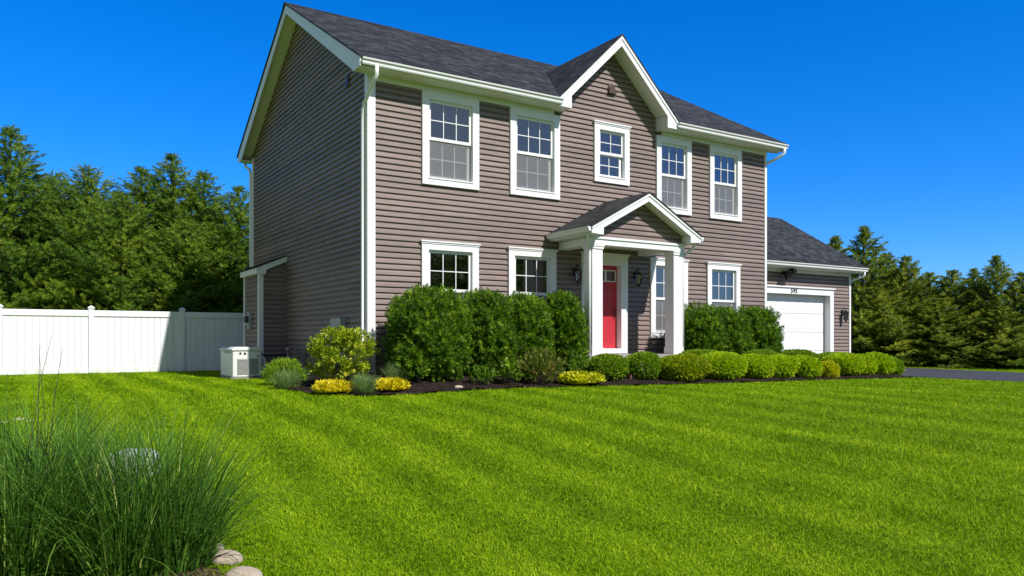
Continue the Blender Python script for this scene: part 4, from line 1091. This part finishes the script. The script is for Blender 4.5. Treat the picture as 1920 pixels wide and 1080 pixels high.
for i, (x, y, rx, h, kd, lab) in enumerate(GL):
    globe(x, y, rx, h * (0.98 if x < 11 else 0.86), {'d': M['globedark'], 'g': M['globe'], 'o': M['bronzegreen'], 'y': M['globegold']}[kd], lab, 100 + 3 * i)

# ------------------------------------------------------------------ border plants
lv, lf = sprig(10, 0.09, 0.095, 0.030, 1.0, 8, curl=0.1)
x, y = 4.95, 13.45
plant('variegated_shrub', 'loose lime yellow leafy shrub beside the white front corner of the house', 'shrub', (x, y, hz(x, y)),
      blob(1000, 0.50, 0.48, 0.90, 200, lv, lf, 3.4, 0.5, 0.22, 0.8, 0.7, 1.15, k=18, hollow=(0.18, -0.42)), M['lime'], stems(10, 0.45, 0.45, 0.9, 4, 0.01))
x, y = 4.33, 15.0
plant('juniper', 'low feathery green evergreen mound beside the generator', 'shrub', (x, y, float(BH(x, y)) - 0.05),
      merge([blob(800, 0.36, 0.36, 0.44, 201, *sprig(14, 0.16, 0.05, 0.010, 0.7, 9), 2.1, 0.3, 0.2, 0.9, 0.6, 1.0)]), M['globedark'], stems(8, 0.4, 0.4, 0.4, 5, 0.008))

def blades(n, L, w, seed, spread=0.9, base=0.05, seg=5, droop=0.5, lmin=0.6, pos=None):
    """tuft of curved grass blades as quads; each blade a tapering ribbon"""
    r = np.random.default_rng(seed)
    az = r.uniform(0, 2 * np.pi, n); tilt = np.abs(r.normal(0, spread * 0.55, n)).clip(0, 1.25)
    Ls = L * r.uniform(lmin, 1.0, n) ; dr = droop * r.uniform(0.3, 1.3, n)
    rb = base * np.sqrt(r.uniform(0, 1, n))
    p = np.stack([np.cos(az) * rb, np.sin(az) * rb, np.zeros(n)], 1) if pos is None else pos
    az2 = az + r.normal(0, 0.35, n)
    u = np.stack([np.cos(az2), np.sin(az2), np.zeros(n)], 1)
    sd = np.stack([-np.sin(az2), np.cos(az2), np.zeros(n)], 1)
    tw = r.normal(0, 0.6, n); 
    sd = sd * np.cos(tw)[:, None] + u * np.sin(tw)[:, None]
    V = np.zeros((n, seg + 1, 2, 3)); cur = p.copy(); th = tilt.copy()
    for s in range(seg + 1):
        t = s / seg; ww = w * (1 - t ** 1.6) * 0.5 + 0.0004
        V[:, s, 0] = cur - sd * ww; V[:, s, 1] = cur + sd * ww
        st = Ls / seg
        cur = cur + (u * np.sin(th)[:, None] + np.array([0, 0, 1.0]) * np.cos(th)[:, None]) * st[:, None]
        th = th + dr / seg * (0.5 + 1.5 * t)
    V = V.reshape(n, -1, 3)
    f = np.array([(2 * s, 2 * s + 1, 2 * s + 3, 2 * s + 2) for s in range(seg)])
    F = (f[None] + (np.arange(n) * (2 * seg + 2))[:, None, None]).reshape(-1, 4)
    R_ = np.repeat(np.clip(r.normal(0.45, 0.25, n), 0, 1), 2 * seg + 2)
    return V.reshape(-1, 3), F, R_

TG = 'blue green fescue tufts at the edge of the mulch'
for x, y, s, lab in ((4.02, 13.75, 1.0, 'blue green grass tuft in front of the feathery evergreen mound'),
                     (4.82, 12.05, 0.95, 'blue green grass tuft between the two yellow plants'),
                     (5.62, 12.62, 0.95, 'blue green grass tuft below the widest hedge shrub')):
    plant('fescue_tuft', lab, 'ornamental grass', (x, y, float(BH(x, y)) - 0.02), blades(560, 0.42 * s, 0.010, int(x * 100), 1.15, 0.10), M['bluegreen'], None, TG, leafname='blades')['kind'] = 'thing'
yv, yf = sprig(9, 0.03, 0.12, 0.042, 1.45, 11)
YG = 'low yellow leaved plants on the mulch'
for x, y, rx, h, lab, mt in ((4.40, 12.35, 0.28, 0.11, 'bright yellow leafed plant at the left end of the mulch', 'yellow'), (5.28, 12.08, 0.25, 0.11, 'bright yellow leafed plant right of the blue green tuft', 'yellow'),
                         (9.0, 11.72, 0.40, 0.15, 'flat yellow green plant before the dark globe bushes', 'globegold')):
    plant('yellow_plant', lab, 'plant', (x, y, float(BH(x, y)) - 0.01), blob(int(420 * rx / 0.3), rx, rx * 0.8, h, int(x * 90), yv, yf, 2.0, 0.3, 0.25, 2.0, 0.6, 1.0, out=0.12, noise=0.15), M[mt], None, YG)
SG = 'small border plants before the tall hedge'
nv, nf = sprig(12, 0.16, 0.075, 0.020, 0.9, 15)
for x, y, rx, h, n, mt, lab in ((5.98, 12.45, 0.24, 0.58, 130, 'hedge', 'airy light green twiggy plant before the widest hedge shrub'),
                            (7.15, 12.2, 0.16, 0.26, 60, 'hedge', 'small green sprig at the foot of the widest hedge shrub'),
                            (7.72, 12.15, 0.13, 0.40, 60, 'hedge', 'upright spiky green plant at the foot of the second hedge shrub'),
                            (8.35, 12.05, 0.34, 0.56, 230, 'bronze', 'bronze tinged twiggy shrub before the third hedge shrub'),
                            (9.35, 12.2, 0.15, 0.35, 60, 'hedge', 'small green sprig left of the dark globe bushes')):
    plant('border_plant', lab, 'plant', (x, y, float(BH(x, y)) - 0.02), blob(n, rx, rx, h, int(x * 77), nv, nf, 2.0, 0.6, 0.25, 1.2, 0.7, 1.2), M[mt], stems(6, rx, rx, h, int(x * 7), 0.006), SG)
x, y = 25.0, 18.2
plant('red_shrub', 'dark red leafed shrub beside the far corner of the garage', 'shrub', (x, y, float(G(x, y)) - 0.02), blob(500, 0.8, 0.7, 1.35, 333, lv, lf, 2.2, 0.4, 0.2, 0.5, 0.9, 1.5), M['redleaf'], stems(8, 0.6, 0.6, 1.1, 3))

# ------------------------------------------------------------------ evergreen trees
def conifer(H, R, seed, prof=0.8, nb=150, bare=0.04, asc=0.35, dens=1.0, lev=0.42, nl=0.125, nw=0.036):
    """trunk and whorled boughs carrying bottle-brush shoots; returns crown arrays and the trunk builder"""
    r = np.random.default_rng(seed)
    tV, tF = brush(34, 0.40, nl, nw, seed)
    P = []; D = []; S = []; C = []
    wood = MB()
    wood.tube([(0, 0, -0.2), (0.02, 0.01, H * 0.3), (-0.02, 0.02, H * 0.7), (0, 0, H * 0.985)], [H * 0.018 + 0.03, H * 0.015 + 0.015, H * 0.008, 0.012], 8)
    lobes = r.uniform(0, 6.28, 6); lz = r.uniform(0.1, 0.8, 6)
    up = np.array([0, 0, 1.0])
    nlev = max(6, int(H * (1 - bare) / lev)); per = max(5, nb // nlev)
    for i in range(nlev * per):
        lv_ = i // per
        f = bare + (1 - bare) * (lv_ + r.uniform(0.1, 0.65)) / nlev
        z0 = H * f
        az = (i % per) * 2 * math.pi / per + lv_ * 1.1 + r.uniform(-0.35, 0.35)
        L = R * (1 - f) ** prof * r.uniform(0.70, 1.18) + 0.22 * (1 - f) + 0.02; tsc = 0.42 + 0.58 * min(1.0, (1 - f) / 0.28)
        for la, lzz in zip(lobes, lz):
            L *= 1 + 0.28 * math.exp(-((f - lzz) / 0.08) ** 2) * max(0, math.cos(az - la)) ** 2
        el = asc * (0.2 + 2.9 * f * f) + r.uniform(-0.15, 0.15)
        d0 = np.array([math.cos(az), math.sin(az), 0]); sd = np.array([-math.sin(az), math.cos(az), 0])
        cb = np.clip(r.normal(0.45, 0.2), 0, 1)
        def pt(t):
            return np.array([0, 0, z0]) + d0 * L * t * math.cos(el) + up * (L * t * math.sin(el) - 0.15 * L * math.sin(t * math.pi * 0.75) + 0.12 * L * t * t)
        if L > 0.5:
            wood.tube([pt(0), pt(0.4), pt(0.85)], [0.012 + 0.014 * L, 0.008 + 0.008 * L, 0.004], 4, cap=False)
        nt = max(3, int(L * 7.0 * dens))
        for j in range(nt):
            t = 0.2 + 0.8 * (j + r.uniform(0.2, 0.9)) / nt
            side = 1 if j % 2 else -1
            tl = (0.46 * L * (1.15 - t) + 0.20 * tsc) * r.uniform(0.75, 1.2)
            dv = d0 * 0.85 + sd * side * r.uniform(0.35, 0.85) + up * r.uniform(0.0, 0.35)
            dv /= np.linalg.norm(dv)
            p = pt(t); ns = max(1, int(round(tl / 0.34)))
            for q in range(ns):
                P.append(p + dv * 0.34 * q + r.normal(0, 0.02, 3)); D.append(dv + up * 0.12 * q + r.normal(0, 0.12, 3)); S.append(tsc * r.uniform(0.8, 1.15) * (1 - 0.12 * q)); C.append(cb + r.normal(0, 0.12))
        tip = pt(1.0)
        P.append(tip); D.append(d0 + up * 0.45); S.append(1.05 * tsc); C.append(cb + 0.12)
        P.append(pt(0.8)); D.append(d0 * 0.6 + up * 0.8); S.append(0.9 * tsc); C.append(cb)
    for q in range(9):
        P.append(np.array([0, 0, H * (0.80 + 0.022 * q)])); D.append(np.array([0, 0, 1.0]) + r.normal(0, 0.10, 3)); S.append(0.85 - 0.05 * q); C.append(0.5)
    P = np.array(P); D = np.array(D); S = np.array(S); C = np.array(C)
    return scatter(tV, tF, P, frames(D), S, np.clip(C, 0, 1), 0.15), wood

def make_tree(name, label, H, R, seed, mat, group, loc, **kw):
    (V, F, R_), wood = conifer(H, R, seed, **kw)
    t = thing(name, label, 'tree', loc, group); BASE[t.name] = Vector((0, 0, 0))
    link('crown', np_mesh('crown', V, F, R_), mat, t)
    wood.build('trunk', M['bark'], t)
    return t

LG = 'evergreens behind the white fence'
KF = 1448.0
def at(px, d):
    k_ = (px - 960) / KF
    return (d * (0.53846 + k_ * 0.84265), d * (0.84265 - k_ * 0.53846))
# variants built once, at unit height 7 (left) and 5.5 (right); copies are scaled and turned
lx, ly = at(18, 24.5)
tA = make_tree('spruce_tree', 'tallest spruce behind the fence, cut by the left edge of the photo', 7.0, 2.9, 11, M['spruce'], LG, (lx, ly, -0.95), prof=0.9, nb=215, asc=0.40, nl=0.105, nw=0.028)
lx, ly = at(150, 26.0)
tB = make_tree('spruce_tree', 'broad round topped evergreen right of the tallest spruce', 7.0, 3.0, 12, M['spruce'], LG, (lx, ly, -0.95), prof=0.62, nb=240, asc=0.40, nl=0.105, nw=0.028)
lx, ly = at(322, 26.5)
tC = make_tree('spruce_tree', 'pointed spruce with a tall spire above the middle of the fence', 7.0, 2.9, 13, M['spruce'], LG, (lx, ly, -0.95), prof=0.95, nb=215, asc=0.40, nl=0.105, nw=0.028)
def fit(t, px, ytop, d, rz, lab=None, base=-0.95, H=7.0, wide=1.0, new=True, grp=None):
    x, y = at(px, d); h = (636 - ytop) / KF * d - base
    s = h / H
    if new:
        t = dup(t, (x, y, base), rz, lab, (s * wide, s * wide, s))
    else:
        t.location = (x, y, base); t.rotation_euler = (0, 0, rz); t.scale = (s * wide, s * wide, s)
    return t
fit(tA, 20, 238, 24.5, 0.4, new=False)
fit(tB, 165, 322, 26.0, 1.0, new=False)
fit(tC, 322, 288, 27.0, 2.0, new=False)
fit(tC, 265, 314, 26.5, 3.9, 'spruce just left of the tall spired one behind the fence', wide=1.1)
fit(tA, 382, 322, 27.0, 5.0, 'spruce just right of the tall spired one behind the fence', wide=1.1)
fit(tC, 448, 349, 26.5, 0.9, 'evergreen close to the left wall of the house, behind the fence', wide=1.15)
fit(tB, 96, 334, 27.0, 4.4, 'evergreen half hidden between the tallest spruce and the broad round one', wide=0.9)
fit(tB, 225, 372, 25.0, 2.6, 'lower evergreen filling the dip left of the spired spruce', wide=1.1)
fit(tA, 60, 400, 25.2, 2.2, 'lower bushy spruce at the foot of the tallest one', wide=1.5)
fit(tB, 345, 420, 25.2, 5.5, 'lower bushy evergreen in front of the spired spruce', wide=1.3)
fit(tC, 425, 430, 25.6, 3.3, 'lower evergreen beside the rear corner of the house', wide=1.4)
RG = 'evergreens beyond the driveway'
lx, ly = at(1618, 29)
sA = make_tree('pine_tree', 'tallest pine beyond the garage, with open upper boughs', 5.5, 1.9, 21, M['pine'], RG, (lx, ly, -1.02), prof=0.95, nb=120, asc=0.5)
lx, ly = at(1868, 27)
sB = make_tree('pine_tree', 'open pine with a thin bare trunk near the right edge of the photo', 5.5, 1.9, 22, M['pine'], RG, (lx, ly, -1.02), prof=0.85, nb=105, bare=0.12, asc=0.55)
lx, ly = at(1700, 28.5)
sC = make_tree('pine_tree', 'dense evergreen right of the tallest pine', 5.5, 2.1, 23, M['pine'], RG, (lx, ly, -1.02), prof=0.8, nb=150, asc=0.4)
fit(sA, 1620, 424, 29.0, 0.3, base=-1.02, H=5.5, new=False)
fit(sB, 1868, 480, 27.0, 1.3, base=-1.02, H=5.5, new=False)
fit(sC, 1700, 482, 28.5, 2.2, base=-1.02, H=5.5, new=False)
for t, px, yt, d, rz, wd, lab in ((sA, 1566, 442, 32.0, 2.0, 1.0, 'pine rising just behind the garage roof edge'),
                                 (sC, 1662, 476, 29.5, 4.0, 1.0, 'evergreen tucked against the right side of the tallest pine'),
                                 (sC, 1742, 512, 28.5, 0.4, 1.2, 'lower evergreen at the left of the dip in the tree row'),
                                 (sC, 1785, 508, 28.0, 5.2, 1.2, 'evergreen in the dip left of the bare trunk pine'),
                                 (sB, 1826, 504, 28.0, 3.1, 1.1, 'evergreen close behind the bare trunk pine on its left'),
                                 (sC, 1918, 512, 26.5, 1.9, 1.2, 'evergreen cut by the right edge of the photo'),
                                 (sC, 1640, 540, 28.0, 3.0, 1.6, 'low bushy evergreen at the foot of the tallest pine'),
                                 (sC, 1760, 560, 27.2, 1.1, 1.7, 'low bushy evergreen facing the driveway'),
                                 (sC, 1880, 575, 26.0, 4.7, 1.7, 'low bushy evergreen in front of the edge trees at right')):
    fit(t, px, yt, d, rz, lab, base=-1.02, H=5.5, wide=wd)

SGRP = 'trees across the street, mirrored in the window panes'
for i_, (x, y, h, w_) in enumerate(((-16, -26, 7.5, 1.8), (-9, -28, 8.5, 1.8), (-2, -27, 7.0, 2.0), (5, -29, 9.0, 1.9), (12, -28, 7.5, 2.0), (19, -29, 8.5, 2.0), (26, -27, 7.5, 2.0), (33, -28, 9.0, 2.0), (40, -26, 8.0, 2.0), (-12, -39, 12.5, 1.7), (-4, -40, 11.5, 1.8), (4, -41, 13.0, 1.7), (13, -40, 12.0, 1.8), (22, -41, 13.0, 1.7), (31, -40, 12.0, 1.8), (40, -39, 13.0, 1.7), (49, -38, 12.0, 1.8))):
    o = dup(tB, (x, y, -1.6), i_ * 1.3, 'evergreen standing across the street, seen only mirrored in the window panes', (h / 7 * w_, h / 7 * w_, h / 7)); o['group'] = SGRP

# ------------------------------------------------------------------ foreground grass, pedestal, stones
OG = 'ornamental grass clumps in the left foreground'
def ggz(x, y): return float(G(x, y)) - 0.02
fx = MB()
litter = grid_mesh('grass_bed', np.arange(-2.4, 1.5, 0.06), np.arange(2.6, 6.6, 0.06), lambda x, y: G(x, y) + 0.02 + 0.012 * np.sin(x * 31) * np.sin(y * 27),
                   lambda x, y: ((x + 0.15) / 1.28) ** 2 + ((y - 4.95) / 0.85) ** 2 < 1)
tag(link('grass_bed', litter, M['litter']), 'patch of dry brown litter under the ornamental grass', 'bed', kind='structure')
for px, d, n, L, sp, lab in ((30, 4.75, 900, 1.25, 0.60, 'ornamental grass clump at the left edge with the tallest blades'),
                             (140, 4.95, 900, 1.15, 0.62, 'ornamental grass clump second from the left edge'),
                             (235, 4.90, 950, 1.14, 0.62, 'ornamental grass clump before the pale utility pedestal'),
                             (325, 5.05, 1000, 1.15, 0.78, 'ornamental grass clump arching right over the lawn'),
                             (90, 5.6, 600, 1.15, 0.65, 'ornamental grass clump behind the two left ones')):
    x, y = at(px, d)
    fol = merge([blades(int(n * 0.6), L, 0.0105, px + 3, sp, 0.24, 8, 0.75, 0.40), blades(n // 7, L * 1.15, 0.008, px + 9, sp * 1.25, 0.2, 8, 1.5, 0.8)])
    plant('ornamental_grass', lab, 'ornamental grass', (x, y, ggz(x, y)), fol, M['ornamental'], None, OG, leafname='blades')['kind'] = 'thing'
# bare seed stalks standing above the clumps
for px, d, H, ln in ((42, 4.9, 1.50, 0.16), (84, 5.0, 1.42, 0.10), (92, 4.85, 1.38, -0.05), (68, 4.8, 1.46, 0.02)):
    x, y = at(px, d); z0 = ggz(x, y)
    s_ = MB(); s_.tube([(x, y, z0), (x + ln * 0.2, y, z0 + H * 0.5), (x + ln * 0.6, y + 0.01, z0 + H * 0.8), (x + ln, y + 0.02, z0 + H)], [0.0035, 0.003, 0.0022, 0.001], 5)
    o = s_.build('grass_stalk', M['stalk'], None)
    tag(o, {42: 'thin dry stalk leaning right at the far left, tallest of the four', 84: 'thin dry stalk leaning slightly right above the second grass clump', 92: 'thin dry stalk leaning left, shortest of the four', 68: 'thin dry stalk standing almost upright'}[px], 'stalk', 'dry stalks above the ornamental grass')
# utility pedestal
px_, py_ = at(248, 6.15); pz_ = ggz(px_, py_) - 0.09
ped = thing('utility_pedestal', 'pale grey green utility pedestal half hidden in the tall grass', 'utility pedestal', (px_, py_, pz_))
b = MB(); hw = 0.175
prof = [(-hw, 0.0), (hw, 0.0), (hw, 0.48), (hw - 0.012, 0.53), (hw - 0.045, 0.565), (hw - 0.09, 0.58), (-hw + 0.09, 0.58), (-hw + 0.045, 0.565), (-hw + 0.012, 0.53), (-hw, 0.48)]
ca, sa = math.cos(-0.45), math.sin(-0.45)
def rot(m):
    m.v = [(px_ + (p[0]) * ca - p[1] * sa, py_ + p[0] * sa + p[1] * ca, pz_ + p[2]) for p in m.v]; return m
rot(b.prism(prof, 'Y', -0.14, 0.14)).build('cover', M['pedestal'], ped, bevel=0.015)
b = MB()
for i in range(7): b.box(-0.13 + i * 0.04, -0.115 + i * 0.04, -0.152, -0.141, 0.06, 0.47)
rot(b).build('ribs', M['pedestal'], ped)
b = MB(); b.box(-0.19, 0.19, -0.155, 0.155, -0.06, 0.035); rot(b).build('base', M['darkgrey'], ped)

def stone(name, x, y, sx, sy, sz, seed, label, group, rz=0.0, sink=0.3, mat='stone'):
    import bmesh
    bm = bmesh.new(); bmesh.ops.create_icosphere(bm, subdivisions=4, radius=1.0)
    r = np.random.default_rng(seed); c = r.normal(size=(14, 3)); c /= np.linalg.norm(c, axis=1, keepdims=True); a = r.uniform(-0.16, 0.16, 14)
    for v_ in bm.verts:
        d_ = np.array(v_.co); f_ = 1 + (a * np.exp(4 * (c @ d_ - 1))).sum() + 0.015 * math.sin(d_[0] * 11 + seed) * math.sin(d_[1] * 13)
        v_.co = Vector(d_ * f_); v_.co.x *= sx; v_.co.y *= sy; v_.co.z *= sz
    me_ = bpy.data.meshes.new(name); bm.to_mesh(me_); bm.free(); me_.shade_smooth()
    o = link(name, me_, M[mat]); o.location = (x, y, float(G(x, y)) + sz * (1 - 2 * sink)); o.rotation_euler = (0, 0, rz)
    return tag(o, label, 'stone', group)
SGP = 'tan stones edging the ornamental grass'
for px, py, sx, sy, sz, lab in ((428, 1060, 0.125, 0.09, 0.075, 'rounded tan stone in the middle of the three by the grass'),
                                (458, 1088, 0.15, 0.10, 0.08, 'tan stone cut by the bottom edge of the photo'),
                                (402, 1042, 0.08, 0.07, 0.05, 'smallest tan stone tucked under the grass blades'),):
    d = 1.5 * KF / (py - 636); x, y = at(px, d)
    stone('edging_stone', x, y, sx * 0.8, sy * 0.8, sz * 0.8, px, lab, SGP, rz=0.5 - 0.01 * px)
PGP = 'pale flat stones on the lawn behind the grass'
for px, py, s, lab in ((6, 803, 0.07, 'pale flat stone on the lawn at the far left edge'), (34, 799, 0.09, 'largest pale flat stone on the lawn behind the grass'), (56, 800, 0.06, 'smallest pale flat stone on the lawn, rightmost of the three')):
    d = 1.08 * KF / (py - 636); x, y = at(px, d)
    stone('flat_stone', x, y, s * 0.7, s * 0.6, s * 0.22, px + 900, lab, PGP, sink=0.25)
x, y = 6.55, 12.0
o = stone('mulch_stone', x, y, 0.085, 0.05, 0.035, 77, 'small tan stone lying on the dark mulch before the hedge', None); o.location.z = float(BH(x, y)) + 0.01

# ------------------------------------------------------------------ lawn blades (nobody could count them)
def lawn_grass():
    r = np.random.default_rng(99)
    N0 = 950000
    # distance density ~ d^-0.5 over the fan the camera sees (with a margin each side)
    d0, d1 = 3.6, 27.0
    t = r.uniform(0, 1, N0); d = (np.sqrt(d0) + t * (np.sqrt(d1) - np.sqrt(d0))) ** 2
    k_ = r.uniform(-0.98, 0.98, N0)
    x = d * (0.53846 + k_ * 0.84265); y = d * (0.84265 - k_ * 0.53846)
    keep = ~inpoly(BEDP, x, y) & ~in_drive(x, y)
    keep &= ~((x > XL - 0.05) & (x < GXR) & (y > W - 0.3)) & ~((x > 17.0) & (x < 18.9) & (y > 11.7)) & ~((x > 4.0) & (x < 4.72) & (y > 17.9) & (y < 19.25))
    keep &= ~((((x + 0.15) / 1.25) ** 2 + ((y - 4.95) / 0.82) ** 2 < 1) & (r.uniform(0, 1, N0) < 0.8))
    keep &= ~((y > FY - 0.1) & (x < 18))
    x, y, d = x[keep], y[keep], d[keep]; n = len(x)
    z = G(x, y)
    sc = np.sqrt(np.maximum(d, 5) / 5.0)
    L = r.uniform(0.024, 0.054, n) * (0.82 + 0.18 * sc)
    pn = 0.6 * np.sin(x * 3.1 + 1.7 * np.sin(y * 2.3)) * np.sin(y * 2.7 + 1.3 * np.sin(x * 1.9)) + 0.6 * np.sin(x * 9.7 + 2 * np.sin(y * 7.1)) * np.sin(y * 8.9)
    L *= 1 + 0.20 * pn; L *= np.where(r.uniform(0, 1, n) < 0.03, 1.5, 1.0)
    w_ = 0.0052 * sc * r.uniform(0.7, 1.3, n)
    stripe = np.tanh(4 * np.sin((x + 0.06 * np.sin(y * 1.3)) * math.pi / 0.42))        # mower passes run towards the house
    az = r.uniform(0, 2 * np.pi, n)
    lean = np.stack([np.cos(az), np.sin(az)], 1) * r.uniform(0.3, 1.1, n)[:, None] + np.stack([0 * x, 0.16 * stripe], 1)
    az2 = r.uniform(0, 2 * np.pi, n)
    s = np.stack([np.cos(az2), np.sin(az2), np.zeros(n)], 1) * (w_ / 2)[:, None]
    b = np.stack([x, y, z - 0.005], 1)
    l3 = np.stack([lean[:, 0], lean[:, 1], np.zeros(n)], 1)
    m = b + (l3 * 0.35 + np.array([0, 0, 0.55])) * L[:, None]
    tp = b + (l3 * r.uniform(0.9, 1.5, n)[:, None] + np.stack([0 * x, 0 * x, r.uniform(0.45, 0.95, n)], 1)) * L[:, None]
    V = np.stack([b - s, b + s, m + s * 0.8, m - s * 0.8, tp + s * 0.12, tp - s * 0.12], 1).reshape(-1, 3)
    o = (np.arange(n) * 6)[:, None]
    F = np.concatenate([o + np.array([0, 1, 2, 3]), o + np.array([3, 2, 4, 5])])
    rn = np.repeat(np.clip(r.normal(0.5, 0.17, n) + 0.07 * stripe, 0, 1), 6)
    g = link('lawn_grass', np_mesh('lawn_grass', V, F, rn), M['blade'])
    tag(g, 'short bright green mown grass covering the lawn', 'grass', kind='stuff')
lawn_grass()
